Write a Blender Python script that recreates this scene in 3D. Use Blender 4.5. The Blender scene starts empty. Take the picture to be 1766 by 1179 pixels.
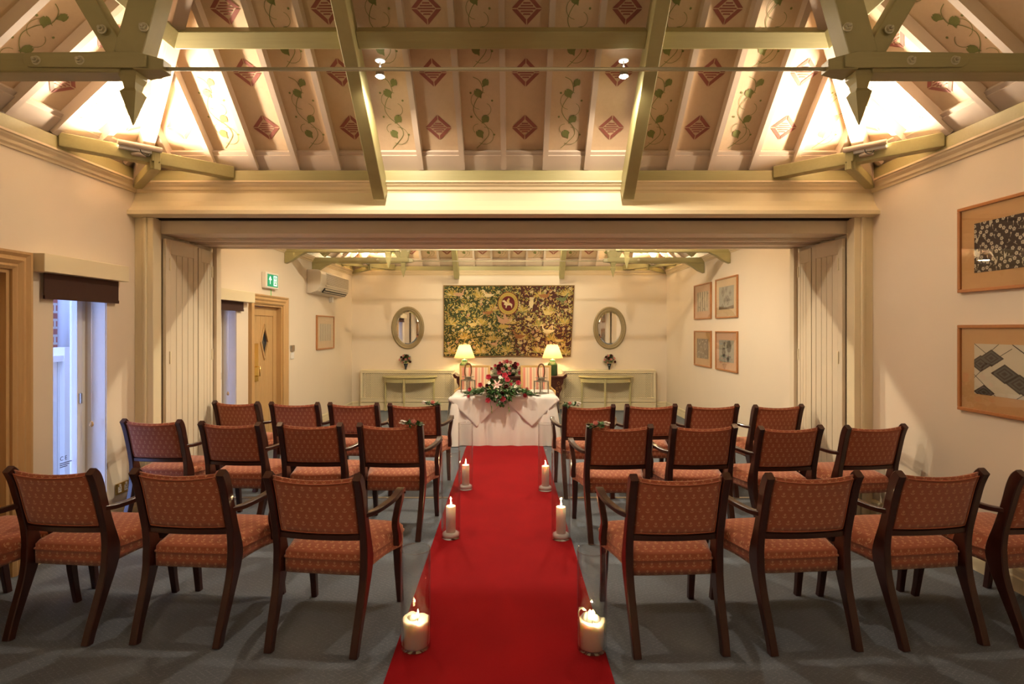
import bpy, bmesh, math, random
from mathutils import Vector, Matrix
random.seed(7)
PI = math.pi
sc = bpy.context.scene
COL = sc.collection

# ------------------------------------------------------------------ camera, world, exposure
cam_d = bpy.data.cameras.new('camera')
cam = bpy.data.objects.new('camera', cam_d); COL.objects.link(cam)
cam.location = (0.08, 0.0, 1.6)
cam.rotation_euler = (PI/2, 0, 0)
cam_d.sensor_width = 36; cam_d.lens = 36*935/1766
cam_d.shift_x = -2/1766; cam_d.shift_y = -21.5/1766
cam_d.clip_start = 0.05; cam_d.clip_end = 100
sc.camera = cam
sc.view_settings.view_transform = 'Standard'
sc.view_settings.look = 'None'
sc.view_settings.gamma = 1
sc.view_settings.use_curve_mapping = False
sc.view_settings.exposure = 0.8

w = bpy.data.worlds.new('dusk_sky'); sc.world = w; w.use_nodes = True
wb = w.node_tree.nodes['Background']
wb.inputs[0].default_value = (0.36, 0.50, 1.0, 1); wb.inputs[1].default_value = 4.2

W = 3.17            # half width of the rooms
Y0, Y1 = -0.65, 4.67    # near room
Y2, Y3 = 5.60, 10.92    # far room
D = (Y1-Y0)/2
M = 0.95            # roof pitch

def area(name, loc, rot, sx, sy, e, col, spread=PI):
    d = bpy.data.lights.new(name, 'AREA'); d.shape = 'RECTANGLE'; d.size = sx; d.size_y = sy
    d.energy = e; d.color = col; d.spread = spread
    o = bpy.data.objects.new(name, d); COL.objects.link(o); o.location = loc; o.rotation_euler = rot
    return o
def spot(name, loc, target, e, col, ang=120, blend=.6, r=.03):
    d = bpy.data.lights.new(name, 'SPOT'); d.energy = e; d.color = col; d.spot_size = math.radians(ang)
    d.spot_blend = blend; d.shadow_soft_size = r
    o = bpy.data.objects.new(name, d); COL.objects.link(o); o.location = loc
    o.rotation_euler = (Vector(target)-Vector(loc)).to_track_quat('-Z', 'Y').to_euler()
    return o
def point(name, loc, e, col, r=.02):
    d = bpy.data.lights.new(name, 'POINT'); d.energy = e; d.color = col; d.shadow_soft_size = r
    o = bpy.data.objects.new(name, d); COL.objects.link(o); o.location = loc
    return o
WARM = (1.0, .74, .44); HAL = (1.0, .80, .58); HALF = (1.0, .80, .48)
FLOOD_E, SPOT_E, LAMP_E = 44, 78, 21
FLOODS = [(s*2.80, y, z, s, sy) for (ya, yb, z) in ((Y0, Y1, 2.985), (Y2, Y3, 2.90)) for s in (-1, 1) for (y, sy) in ((ya+.53, -1), (yb-.53, 1))]
for (x, y, z, s, sy) in FLOODS:
    # aimed up towards the middle of the room's roof
    dv = Vector((-s*.35, -sy*.35, 1))
    a = area('flood_lamp_light', (x-s*.02, y-sy*.02, z+.02), (0,0,0), .16, .05, FLOOD_E*(.25 if y < 1 else (.75 if y > Y1 else 1)), HAL if y < Y1 else HALF, PI)
    a.rotation_euler = dv.to_track_quat('-Z', 'Y').to_euler()
SPOTS = [(-.867, 3.86, 3.42), (.867, 3.86, 3.42), (-.867, .20, 3.42), (.867, .20, 3.42),
         (-.867, 6.42, 3.33), (.867, 6.42, 3.33), (-.867, 10.10, 3.33), (.867, 10.10, 3.33)]
for i, (x, y, z) in enumerate(SPOTS):
    spot('spot_lamp_light', (x, y, z-.05), (x*(.6 if i in (4,5) else 1), y+(.7 if i in (4,5) else 0), 0), SPOT_E*(.55, .55, .22, .22, 1.6, 1.6, .22, .22)[i], HAL if i < 4 else ((1, .84, .60) if i < 6 else HALF), 168, .5)

# ------------------------------------------------------------------ materials
class X:
    nt = None
    def __init__(s, v): s.v = v
    @staticmethod
    def op(name, *a):
        n = X.nt.nodes.new('ShaderNodeMath'); n.operation = name
        for i, q in enumerate(a):
            q = q.v if isinstance(q, X) else q
            if isinstance(q, (int, float)): n.inputs[i].default_value = q
            else: X.nt.links.new(q, n.inputs[i])
        return X(n.outputs[0])
    def __add__(s, o): return X.op('ADD', s, o)
    def __radd__(s, o): return X.op('ADD', o, s)
    def __sub__(s, o): return X.op('SUBTRACT', s, o)
    def __rsub__(s, o): return X.op('SUBTRACT', o, s)
    def __mul__(s, o): return X.op('MULTIPLY', s, o)
    __rmul__ = __mul__
    def __truediv__(s, o): return X.op('DIVIDE', s, o)
    def lt(s, o): return X.op('LESS_THAN', s, o)
    def gt(s, o): return X.op('GREATER_THAN', s, o)
    def abs(s): return X.op('ABSOLUTE', s)
    def floor(s): return X.op('FLOOR', s)
    def fract(s): return X.op('FRACT', s)
    def sq(s): return X.op('MULTIPLY', s, s)
    def sqrt(s): return X.op('SQRT', s)
    def max(s, o): return X.op('MAXIMUM', s, o)
    def min(s, o): return X.op('MINIMUM', s, o)
    def mod(s, o): return X.op('FLOORED_MODULO', s, o)

def new_mat(name):
    m = bpy.data.materials.new(name); m.use_nodes = True
    X.nt = m.node_tree
    return m, m.node_tree, m.node_tree.nodes['Principled BSDF']
def noise(nt, vec, scale, detail=4, rough=.5):
    n = nt.nodes.new('ShaderNodeTexNoise'); n.inputs['Scale'].default_value = scale
    n.inputs['Detail'].default_value = detail; n.inputs['Roughness'].default_value = rough
    if vec: nt.links.new(vec, n.inputs['Vector'])
    return n
def coords(nt, kind='Object', scale=(1,1,1)):
    t = nt.nodes.new('ShaderNodeTexCoord'); mp = nt.nodes.new('ShaderNodeMapping')
    mp.inputs['Scale'].default_value = scale
    nt.links.new(t.outputs[kind], mp.inputs[0]); return mp.outputs[0]
def mixc(nt, fac, a, b):
    n = nt.nodes.new('ShaderNodeMix'); n.data_type = 'RGBA'
    for s, q in ((n.inputs[0], fac), (n.inputs[6], a), (n.inputs[7], b)):
        if isinstance(q, X): q = q.v
        if isinstance(q, tuple): s.default_value = (*q, 1) if len(q) == 3 else q
        elif isinstance(q, (int, float)): s.default_value = q
        else: nt.links.new(q, s)
    return n.outputs[2]
def bump(nt, bs, h, strength=.2, dist=.01):
    b = nt.nodes.new('ShaderNodeBump'); b.inputs['Strength'].default_value = strength; b.inputs['Distance'].default_value = dist
    nt.links.new(h.v if isinstance(h, X) else h, b.inputs['Height']); nt.links.new(b.outputs[0], bs.inputs['Normal'])
def plain(name, col, rough=.6, metal=0, var=.0, scale=6, bmp=0, bscale=60, spec=None, coat=0, emit=None, es=0):
    m, nt, bs = new_mat(name)
    bs.inputs['Roughness'].default_value = rough; bs.inputs['Metallic'].default_value = metal
    if spec is not None: bs.inputs['Specular IOR Level'].default_value = spec
    if coat: bs.inputs['Coat Weight'].default_value = coat
    v = coords(nt)
    n = noise(nt, v, scale)
    dk = tuple(c*(1-max(var, .04)) for c in col); lt = tuple(min(1, c*(1+max(var, .04))) for c in col)
    nt.links.new(mixc(nt, n.outputs[0], dk, lt), bs.inputs['Base Color'])
    if bmp:
        n2 = noise(nt, v, bscale); bump(nt, bs, n2.outputs[0], bmp, .004)
    if emit:
        bs.inputs['Emission Color'].default_value = (*emit, 1); bs.inputs['Emission Strength'].default_value = es
    return m
def wood(name, c1, c2, rough=.45, scale=(3, 3, 40), bmp=.08, coat=0):
    m, nt, bs = new_mat(name)
    v = coords(nt, 'Object', scale)
    n = noise(nt, v, 1.6, 6, .6)
    n2 = noise(nt, coords(nt, 'Object'), 2.5, 2)
    f = X(n.outputs[0])*.75 + X(n2.outputs[0])*.25
    nt.links.new(mixc(nt, f, c1, c2), bs.inputs['Base Color'])
    bs.inputs['Roughness'].default_value = rough
    if coat: bs.inputs['Coat Weight'].default_value = coat
    if bmp: bump(nt, bs, n.outputs[0], bmp, .004)
    return m

WALL = plain('painted_plaster', (.75, .665, .545), .75, var=.03, scale=1.5, bmp=.12, bscale=35)
CEIL = None
def mk_ceil():
    m, nt, bs = new_mat('peach_board')
    v = coords(nt, 'Object', (14, 14, 14)); n = noise(nt, v, 2, 5, .7)
    n2 = noise(nt, coords(nt, 'Object'), .9, 2)
    f = X(n.outputs[0])*.6 + X(n2.outputs[0])*.4
    nt.links.new(mixc(nt, f, (.56, .41, .26), (.72, .56, .38)), bs.inputs['Base Color'])
    bs.inputs['Roughness'].default_value = .65
    return m
CEIL = mk_ceil()
RAFT = plain('pink_cream_paint', (.60, .50, .41), .5, var=.05, scale=3)
OLIVE = wood('olive_painted_wood', (.30, .27, .115), (.42, .38, .18), .42, (6, 6, 6), .1)
OLIVEX = wood('olive_painted_wood_dragged', (.30, .27, .115), (.42, .38, .18), .42, (2, 40, 40), .1)
MOUT = plain('cornice_paint', (.74, .62, .42), .5, var=.03)
CREAM = plain('cream_joinery_paint', (.74, .66, .46), .45, var=.03, scale=2)
DOORP = plain('grey_cream_paint', (.68, .60, .46), .5, var=.03, scale=2)
STEN_R = plain('stencil_red', (.30, .10, .075), .7, var=.12, scale=20)
STEN_G = plain('stencil_green', (.20, .22, .07), .7, var=.12, scale=20)
OAK = wood('oak', (.42, .25, .10), (.62, .41, .19), .4, (30, 30, 2), .08)
FRAMEW = wood('frame_wood', (.36, .14, .045), (.50, .22, .08), .35, (20, 20, 20), .05)
MAHOG = wood('mahogany', (.020, .0045, .003), (.060, .014, .008), .3, (30, 30, 3), .04, .15)
DARKW = wood('dark_red_lacquer', (.045, .010, .006), (.10, .025, .014), .3, (5, 30, 30), .03, .3)
GILT = plain('gilt', (.62, .40, .12), .35, .7, var=.1, scale=15)
GILTW = wood('gilt_wood', (.50, .31, .10), (.66, .44, .18), .35, (20, 20, 20), .03)
MIRF = plain('antique_gilt_frame', (.30, .24, .13), .5, .25, var=.12, scale=20)
MIRROR = plain('mirror_glass', (.86, .86, .84), .02, 1.0, var=0)
BRASS = plain('brass', (.72, .52, .18), .25, 1, var=.05)
STEEL = plain('grey_metal', (.42, .38, .33), .35, .9, var=.06)
PALEMET = plain('pale_bolt_metal', (.58, .55, .38), .4, .3)
WHITE = plain('white_plastic', (.80, .78, .74), .4)
ACM = plain('ac_cream_plastic', (.66, .60, .50), .45)
ACD = plain('ac_grille_brown', (.20, .16, .12), .5)
BLACK = plain('black', (.012, .012, .012), .5)
DARK = plain('gap_shade_paint', (.02, .016, .012), .9)  # near-black colour standing in for shade in gaps and recesses
BLIND = plain('brown_blind', (.055, .022, .014), .85, var=.1, scale=60)
UPVC = plain('white_window_frame', (.80, .80, .78), .35)
RED = None
def mk_red():
    m, nt, bs = new_mat('red_carpet')
    v = coords(nt, 'Object'); n = noise(nt, v, 350, 2); n2 = noise(nt, v, 3, 4)
    f = X(n.outputs[0])*.5 + X(n2.outputs[0])*.5
    nt.links.new(mixc(nt, f, (.17, .0015, .004), (.34, .004, .009)), bs.inputs['Base Color'])
    bs.inputs['Roughness'].default_value = .95; bs.inputs['Specular IOR Level'].default_value = .1
    bs.inputs['Sheen Weight'].default_value = .03
    bump(nt, bs, n.outputs[0], .5, .004); return m
RED = mk_red()
def mk_floor():
    m, nt, bs = new_mat('grey_blue_carpet')
    v = coords(nt, 'Object')
    sp = nt.nodes.new('ShaderNodeSeparateXYZ'); nt.links.new(v, sp.inputs[0])
    x, y = X(sp.outputs[0]), X(sp.outputs[1])
    p = .042
    a = ((x+y*1.5)/p).fract(); b = ((x-y*1.5)/p).fract()
    la = (a-.5).abs().lt(.09); lb = (b-.5).abs().lt(.09)
    n = noise(nt, v, 260, 2); nz = X(n.outputs[0])
    n3 = noise(nt, v, 60, 2)
    mask = la.max(lb)*(X(n3.outputs[0]).gt(.5))*.38
    n2 = noise(nt, v, 1.2, 3)
    base = mixc(nt, nz*.7 + X(n2.outputs[0])*.3, (.09, .11, .14), (.19, .22, .265))
    nt.links.new(mixc(nt, mask, base, (.26, .29, .33)), bs.inputs['Base Color'])
    bs.inputs['Roughness'].default_value = .95; bs.inputs['Specular IOR Level'].default_value = .1
    bump(nt, bs, nz, .5, .004); return m
FLOOR = mk_floor()
def mk_fabric():
    m, nt, bs = new_mat('terracotta_tulip_fabric')
    t = nt.nodes.new('ShaderNodeTexCoord'); sp = nt.nodes.new('ShaderNodeSeparateXYZ'); nt.links.new(t.outputs['UV'], sp.inputs[0])
    u, v = X(sp.outputs[0]), X(sp.outputs[1])
    PU, PV = .044, .038
    vv = v/PV; row = vv.floor(); b = (vv-row-.5)*PV
    uu = u/PU + row.mod(2)*.5; a = (uu-uu.floor()-.5)*PU
    bloom = ((a/.0058).sq() + ((b-.0065)/.0065).sq()).lt(1)
    notch = 1-(((a.abs()-.0022).abs().lt(.0006))*(b.gt(.0075)))
    stem = a.abs().lt(.0011)*b.lt(.001)*b.gt(-.012)
    r = (a.sq()+(b+.001).sq()).sqrt()
    leaf = (r-.0092).abs().lt(.0021)*b.lt(-.0035)
    mask = (bloom*notch).max(stem).max(leaf)
    n = noise(nt, coords(nt, 'Object'), 500, 2)
    base = mixc(nt, n.outputs[0], (.30, .082, .040), (.42, .125, .062))
    nt.links.new(mixc(nt, mask*.75, base, (.62, .33, .17)), bs.inputs['Base Color'])
    bs.inputs['Roughness'].default_value = .8; bs.inputs['Sheen Weight'].default_value = .3
    bs.inputs['Specular IOR Level'].default_value = .25
    bump(nt, bs, n.outputs[0], .15, .002); return m
FABRIC = mk_fabric()
PIPING = plain('terracotta_piping', (.36, .11, .055), .8)
def mk_stripe():
    m, nt, bs = new_mat('striped_upholstery')
    t = nt.nodes.new('ShaderNodeTexCoord'); sp = nt.nodes.new('ShaderNodeSeparateXYZ'); nt.links.new(t.outputs['UV'], sp.inputs[0])
    f = (X(sp.outputs[0])/.105).fract()
    pink = f.lt(.40); tan = (f-.70).abs().lt(.13); thin = (f-.70).abs().lt(.04)
    thinp = (f-.20).abs().lt(.13)
    c = mixc(nt, pink, (.74, .58, .38), (.68, .35, .25))
    c = mixc(nt, thinp*pink, c, (.66, .24, .16))
    c = mixc(nt, tan, c, (.62, .44, .27)); c = mixc(nt, thin, c, (.55, .45, .36))
    nt.links.new(c, bs.inputs['Base Color']); bs.inputs['Roughness'].default_value = .6; return m
STRIPE = mk_stripe()
CLOTH = plain('white_linen', (.82, .79, .77), .75, var=.02, scale=5, bmp=.1, bscale=9)
CLOTH2 = plain('white_damask', (.84, .81, .78), .55, var=.02, scale=5, bmp=.1, bscale=12)
def mk_wax():
    m, nt, bs = new_mat('candle_wax')
    bs.inputs['Base Color'].default_value = (.86, .78, .62, 1); bs.inputs['Roughness'].default_value = .45
    bs.inputs['Subsurface Weight'].default_value = .5; bs.inputs['Subsurface Radius'].default_value = (.06, .035, .02)
    bs.inputs['Subsurface Scale'].default_value = .6
    v = coords(nt); n = noise(nt, v, 30, 4); nt.links.new(mixc(nt, n.outputs[0], (.84, .79, .72), (.93, .90, .84)), bs.inputs['Base Color'])
    return m
WAX = mk_wax()
SALT = plain('white_salt', (.85, .84, .84), .7, var=.06, scale=150, bmp=.8, bscale=300)
FLAME = plain('flame', (1, .8, .4), .5, emit=(1, .72, .36), es=30)
BULB = plain('lit_bulb', (1, .95, .85), .5, emit=(1, .93, .82), es=120)
TUBE = plain('lit_tube', (1, .9, .8), .5, emit=(1, .85, .65), es=25)
def mk_glass(name, tint=(1,1,1), extra=.0, rough=.0):
    m = bpy.data.materials.new(name); m.use_nodes = True; nt = m.node_tree
    for n in list(nt.nodes):
        if n.type == 'BSDF_PRINCIPLED': nt.nodes.remove(n)
    out = [n for n in nt.nodes if n.type == 'OUTPUT_MATERIAL'][0]
    tr = nt.nodes.new('ShaderNodeBsdfTransparent'); tr.inputs[0].default_value = (*tint, 1)
    gl = nt.nodes.new('ShaderNodeBsdfGlossy'); gl.inputs['Roughness'].default_value = rough
    fr = nt.nodes.new('ShaderNodeLayerWeight'); fr.inputs[0].default_value = .5
    X.nt = nt
    c = X(fr.outputs['Facing']); f = (c.sq().sq()*.9 + .03 + extra)
    mx = nt.nodes.new('ShaderNodeMixShader'); nt.links.new(f.v, mx.inputs[0])
    nt.links.new(tr.outputs[0], mx.inputs[1]); nt.links.new(gl.outputs[0], mx.inputs[2]); nt.links.new(mx.outputs[0], out.inputs[0])
    return m
GLASS = mk_glass('clear_glass', (.98, .985, .985), .0)
VASEG = mk_glass('vase_glass', (.965, .97, .97), .012)
PANE = mk_glass('window_pane', (.95, .97, 1))
def mk_shade():
    m, nt, bs = new_mat('lamp_shade_cloth')
    out = [n for n in nt.nodes if n.type == 'OUTPUT_MATERIAL'][0]
    bs.inputs['Base Color'].default_value = (.62, .47, .30, 1); bs.inputs['Roughness'].default_value = .9
    tr = nt.nodes.new('ShaderNodeBsdfTranslucent'); tr.inputs[0].default_value = (.85, .52, .26, 1)
    mx = nt.nodes.new('ShaderNodeMixShader'); mx.inputs[0].default_value = .24
    nt.links.new(bs.outputs[0], mx.inputs[1]); nt.links.new(tr.outputs[0], mx.inputs[2]); nt.links.new(mx.outputs[0], out.inputs[0])
    return m
SHADE = mk_shade()
GREENC = plain('green_ceramic', (.035, .09, .03), .12, var=.1, coat=.5)
LEAFM = plain('dark_green_leaf', (.05, .14, .035), .4, var=.35, scale=25)
LEAFL = plain('pale_green_leaf', (.16, .26, .07), .45, var=.25, scale=25)
LEAFW = plain('white_edged_leaf', (.55, .62, .45), .5, var=.2, scale=25)
ROSE = plain('pink_rose', (.80, .15, .22), .55, var=.2, scale=20)
ROSEL = plain('pale_pink_rose', (.86, .46, .42), .55, var=.15, scale=20)
ROSED = plain('burgundy_rose', (.14, .008, .015), .55, var=.2, scale=20)
PETALW = plain('white_petal', (.85, .82, .76), .5)
PETALY = plain('yellow_centre', (.60, .42, .05), .6)
LEATHER = plain('brown_leather', (.16, .065, .03), .5, var=.15)
GREENS = plain('exit_green', (.0, .22, .10), .4, emit=(0.0, .32, .15), es=.35)
SIGNW = plain('sign_white', (.85, .9, .85), .4, emit=(.8, 1, .85), es=.6)
def mk_brick():
    m, nt, bs = new_mat('brick')
    t = nt.nodes.new('ShaderNodeTexCoord'); mp = nt.nodes.new('ShaderNodeMapping'); nt.links.new(t.outputs['UV'], mp.inputs[0])
    b = nt.nodes.new('ShaderNodeTexBrick'); nt.links.new(mp.outputs[0], b.inputs['Vector'])
    b.inputs['Scale'].default_value = 1; b.inputs['Brick Width'].default_value = .225; b.inputs['Row Height'].default_value = .09
    b.inputs['Mortar Size'].default_value = .014
    b.inputs['Color1'].default_value = (.42, .13, .09, 1); b.inputs['Color2'].default_value = (.30, .10, .09, 1); b.inputs['Mortar'].default_value = (.55, .52, .48, 1)
    nt.links.new(b.outputs[0], bs.inputs['Base Color']); bs.inputs['Roughness'].default_value = .9; return m
BRICK = mk_brick()
INKS = plain('sticker_ink', (.05, .05, .08), .8)
PIPE = plain('pale_downpipe', (.55, .58, .62), .5)

# ------------------------------------------------------------------ mesh helpers
class MB:
    def __init__(s): s.v = []; s.f = []; s.m = []; s.mats = []; s.cur = 0; s.sm = []; s.smooth = False; s.xf = None
    def mat(s, m):
        if m not in s.mats: s.mats.append(m)
        s.cur = s.mats.index(m); return s
    def av(s, p):
        p = Vector(p)
        if s.xf: p = s.xf @ p
        s.v.append(p); return len(s.v)-1
    def af(s, idx): s.f.append(tuple(idx)); s.m.append(s.cur); s.sm.append(s.smooth)
    def poly(s, pts): s.af([s.av(p) for p in pts])
    def box(s, c, size, rot=None):
        c = Vector(c); hx, hy, hz = size[0]/2, size[1]/2, size[2]/2
        R = rot if rot is not None else Matrix.Identity(3)
        P = [c + R @ Vector((x*hx, y*hy, z*hz)) for z in (-1, 1) for (x, y) in ((-1,-1), (1,-1), (1,1), (-1,1))]
        i = [s.av(p) for p in P]
        for q in ((3,2,1,0), (4,5,6,7), (0,1,5,4), (1,2,6,5), (2,3,7,6), (3,0,4,7)): s.af([i[k] for k in q])
    def bb(s, x0, x1, y0, y1, z0, z1): s.box(((x0+x1)/2, (y0+y1)/2, (z0+z1)/2), (abs(x1-x0), abs(y1-y0), abs(z1-z0)))
    def beam(s, p0, p1, wd, dp, up=(0,0,1)):
        p0, p1 = Vector(p0), Vector(p1); d = (p1-p0); L = d.length; d.normalize()
        up = Vector(up); side = d.cross(up).normalized(); u = side.cross(d).normalized()
        R = Matrix((side, d, u)).transposed()
        s.box((p0+p1)/2, (wd, L, dp), R)
    def rings(s, R, close=True, caps=True):
        n = len(R[0]); I = [[s.av(p) for p in r] for r in R]
        for a, b in zip(I, I[1:]):
            for k in range(n if close else n-1):
                s.af((a[k], a[(k+1) % n], b[(k+1) % n], b[k]))
        if caps:
            sv = s.smooth; s.smooth = False
            s.af(I[0][::-1]); s.af(I[-1]); s.smooth = sv
    def sweep(s, path, up=(0,0,1), bev=.25):
        """path: [(point, width, depth)], a bevelled rectangular section."""
        R = []
        n = len(path)
        for i, (p, wd, dp) in enumerate(path):
            p = Vector(p)
            a = Vector(path[max(0, i-1)][0]); b = Vector(path[min(n-1, i+1)][0])
            d = (b-a).normalized(); side = d.cross(Vector(up)).normalized(); u = side.cross(d).normalized()
            hw, hd = wd/2, dp/2; c = min(hw, hd)*bev
            sec = [(-hw+c,-hd), (hw-c,-hd), (hw,-hd+c), (hw,hd-c), (hw-c,hd), (-hw+c,hd), (-hw,hd-c), (-hw,-hd+c)]
            R.append([p + side*x + u*y for x, y in sec])
        s.rings(R)
    def tube(s, pts, r, n=8, closed=False):
        R = []; m = len(pts); prev = None
        for i, p in enumerate(pts):
            p = Vector(p)
            if closed: a = Vector(pts[i-1]); b = Vector(pts[(i+1) % m])
            else: a = Vector(pts[max(0, i-1)]); b = Vector(pts[min(m-1, i+1)])
            d = (b-a).normalized()
            if prev is None: prev = d.orthogonal().normalized()
            u = (prev - d*prev.dot(d)).normalized(); prev = u; v = d.cross(u)
            rr = r[i] if isinstance(r, (list, tuple)) else r
            R.append([p + u*math.cos(2*PI*k/n)*rr + v*math.sin(2*PI*k/n)*rr for k in range(n)])
        if closed: s.rings(R+[R[0]], caps=False)
        else: s.rings(R)
    def lathe(s, prof, c=(0,0,0), n=24, caps=True, sx=1, sy=1):
        R = [[(c[0]+r*sx*math.cos(2*PI*k/n), c[1]+r*sy*math.sin(2*PI*k/n), c[2]+z) for k in range(n)] for r, z in prof]
        s.rings(R, caps=caps)
    def sphere(s, c, r, n=10, sz=1):
        prof = [(r*math.sin(PI*i/6)+1e-5, -r*sz*math.cos(PI*i/6)) for i in range(7)]
        s.lathe(prof, c, n)
    def grid(s, fn, nu, nv):
        I = [[s.av(fn(i/nu, j/nv)) for i in range(nu+1)] for j in range(nv+1)]
        for j in range(nv):
            for i in range(nu): s.af((I[j][i], I[j][i+1], I[j+1][i+1], I[j+1][i]))
    def build(s, name, mat=None, parent=None, bevel=0, uv=True, auto=True, normals=True):
        me = bpy.data.meshes.new(name)
        me.from_pydata([tuple(p) for p in s.v], [], s.f)
        mats = s.mats if s.mats else [mat]
        for m in mats: me.materials.append(m)
        for p, mi, sm in zip(me.polygons, s.m, s.sm):
            p.material_index = mi; p.use_smooth = sm
        if normals:
            bm = bmesh.new(); bm.from_mesh(me); bmesh.ops.recalc_face_normals(bm, faces=bm.faces); bm.to_mesh(me); bm.free()
        if uv:
            L = me.uv_layers.new(name='UVMap')
            for p in me.polygons:
                n = p.normal; ax = max(range(3), key=lambda k: abs(n[k]) - (.25 if k == 0 else 0))
                for li in p.loop_indices:
                    c = me.vertices[me.loops[li].vertex_index].co
                    L.data[li].uv = (c.y, c.z) if ax == 0 else ((c.x, c.z) if ax == 1 else (c.x, c.y))
        me.update()
        o = bpy.data.objects.new(name, me); COL.objects.link(o)
        if parent is not None: o.parent = parent
        if bevel:
            b = o.modifiers.new('bevel', 'BEVEL'); b.width = bevel; b.segments = 2; b.limit_method = 'ANGLE'; b.angle_limit = .6
        return o
def tag(o, label=None, cat=None, group=None, kind=None):
    if label: o['label'] = label
    if cat: o['category'] = cat
    if group: o['group'] = group
    if kind: o['kind'] = kind
    return o
def thing(name, label, cat, loc=(0,0,0), rz=0, group=None):
    o = bpy.data.objects.new(name, None); COL.objects.link(o); o.empty_display_size = .1
    o.location = loc; o.rotation_euler = (0,0,rz)
    return tag(o, label, cat, group)
def struct(name, mb, m=None, parent=None, bevel=0, label=None):
    o = mb.build(name, m, parent, bevel)
    if parent is None: tag(o, label, None, None, 'structure')
    return o
KIDS = {}
def kids(o): return [c for c in bpy.data.objects if c.parent == o]
def copy_tree(o, parent=None):
    c = o.copy(); COL.objects.link(c); c.parent = parent
    for ch in kids(o): copy_tree(ch, c)
    return c
def lerp(a, b, t): return a+(b-a)*t
def catmull(P, n):
    out = []
    for i in range(len(P)-1):
        p0 = P[max(0, i-1)]; p1 = P[i]; p2 = P[i+1]; p3 = P[min(len(P)-1, i+2)]
        for k in range(n):
            t = k/n
            out.append(tuple(.5*((2*b)+(-a+c)*t+(2*a-5*b+4*c-d)*t*t+(-a+3*b-3*c+d)*t**3) for a, b, c, d in zip(p0, p1, p2, p3)))
    out.append(tuple(P[-1])); return out

# ------------------------------------------------------------------ room shell
def wall_boxes(mb, x0, x1, ya, yb, z0, z1, ops):
    """wall running along Y, openings (y0,y1,z0,z1)."""
    y = ya
    for (a, b, c, d) in sorted(ops):
        mb.bb(x0, x1, y, a, z0, z1)
        if c > z0: mb.bb(x0, x1, a, b, z0, c)
        mb.bb(x0, x1, a, b, d, z1); y = b
    mb.bb(x0, x1, y, yb, z0, z1)
mb = MB(); mb.bb(-W-.4, W+.4, Y0-.25, Y3+.25, -.12, 0); struct('floor', mb, FLOOR, label='grey blue patterned carpet covering the whole floor')
TOPF, TOPB = 3.02, 2.93
LOPS = [(2.60, 3.50, 0, 1.99), (3.83, 4.335, .15, 2.06), (5.87, 6.37, .15, 1.98), (6.77, 7.63, 0, 1.93)]
mb = MB(); wall_boxes(mb, -W-.27, -W, Y0-.25, Y3+.25, 0, 3.02, LOPS); struct('wall_left', mb, WALL, label='cream plaster wall on the left with windows and doors')
mb = MB(); mb.bb(W, W+.27, Y0-.25, Y3+.25, 0, 3.02); struct('wall_right', mb, WALL, label='cream plaster wall on the right hung with pictures')
mb = MB(); mb.bb(-W, W, Y3, Y3+.25, 0, 3.02); struct('wall_far', mb, WALL, label='cream plaster end wall behind the tapestry')
mb = MB(); mb.bb(-W, W, Y0-.25, Y0, 0, 3.02); struct('wall_near', mb, WALL, label='cream plaster wall behind the camera')
# wall above and beside the wide opening between the rooms
mb = MB()
mb.bb(-W, W, Y1+.04, Y2, 2.575, 3.05)
mb.bb(-W, -3.03, Y1, Y2, 0, 2.575); mb.bb(3.03, W, Y1, Y2, 0, 2.575)
mb.bb(-W, W, Y1, Y1+.05, 2.60, 3.05)
struct('wall_partition', mb, WALL, label='wall over and beside the wide opening between the two rooms')
# header box carrying the door track
mb = MB()
mb.bb(-3.03, 3.03, Y1+.07, Y2-.01, 2.438, 2.551)
for y in (4.98, 5.06, 5.22, 5.30): mb.bb(-3.03, 3.03, y-.012, y+.012, 2.428, 2.440)
mb.bb(-3.03, 3.03, Y2-.07, Y2+.015, 2.432, 2.50)
struct('trim_1', mb, DOORP, bevel=.004, label='boxed header with sliding track over the opening')
mb = MB(); mb.bb(-3.03, 3.03, Y1+.045, Y1+.2, 2.551, 2.576); struct('trim_2', mb, DARK, label='dark strip painted as the shadow gap above the boxed header')  # solid strip; the shade of the gap is in its colour

def profile_run(mb, prof, p0, p1, out, mit0=0, mit1=0):
    """extrude (offset, z) profile from p0 to p1; out = unit vector away from the wall; mitres lengthen per offset."""
    p0, p1, out = Vector(p0), Vector(p1), Vector(out); d = (p1-p0).normalized()
    A = [p0 + out*a - d*(a*mit0) + Vector((0,0,z)) for a, z in prof]
    B = [p1 + out*a + d*(a*mit1) + Vector((0,0,z)) for a, z in prof]
    mb.rings([A, B])
CORN = [(0, -.075), (.012, -.075), (.016, -.06), (.03, -.05), (.036, -.03), (.055, -.012), (.058, .0), (.07, .003), (.07, .018), (0, .018)]
def cornice(ya, yb, zb, tagn):
    z = zb+.075
    for nm, a, b, o in ((f'trim_{tagn}', (-W, ya, z), (-W, yb, z), (1,0,0)), (f'trim_{tagn+1}', (W, ya, z), (W, yb, z), (-1,0,0)),
                        (f'trim_{tagn+2}', (-W, yb, z), (W, yb, z), (0,-1,0)), (f'trim_{tagn+3}', (-W, ya, z), (W, ya, z), (0,1,0))):
        mb = MB(); profile_run(mb, CORN, a, b, o, -1, -1); struct(nm, mb, MOUT, label='moulded cornice under the roof plate')
cornice(Y0, Y1, 2.772, 3); cornice(Y2, Y3, 2.69, 7)
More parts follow.
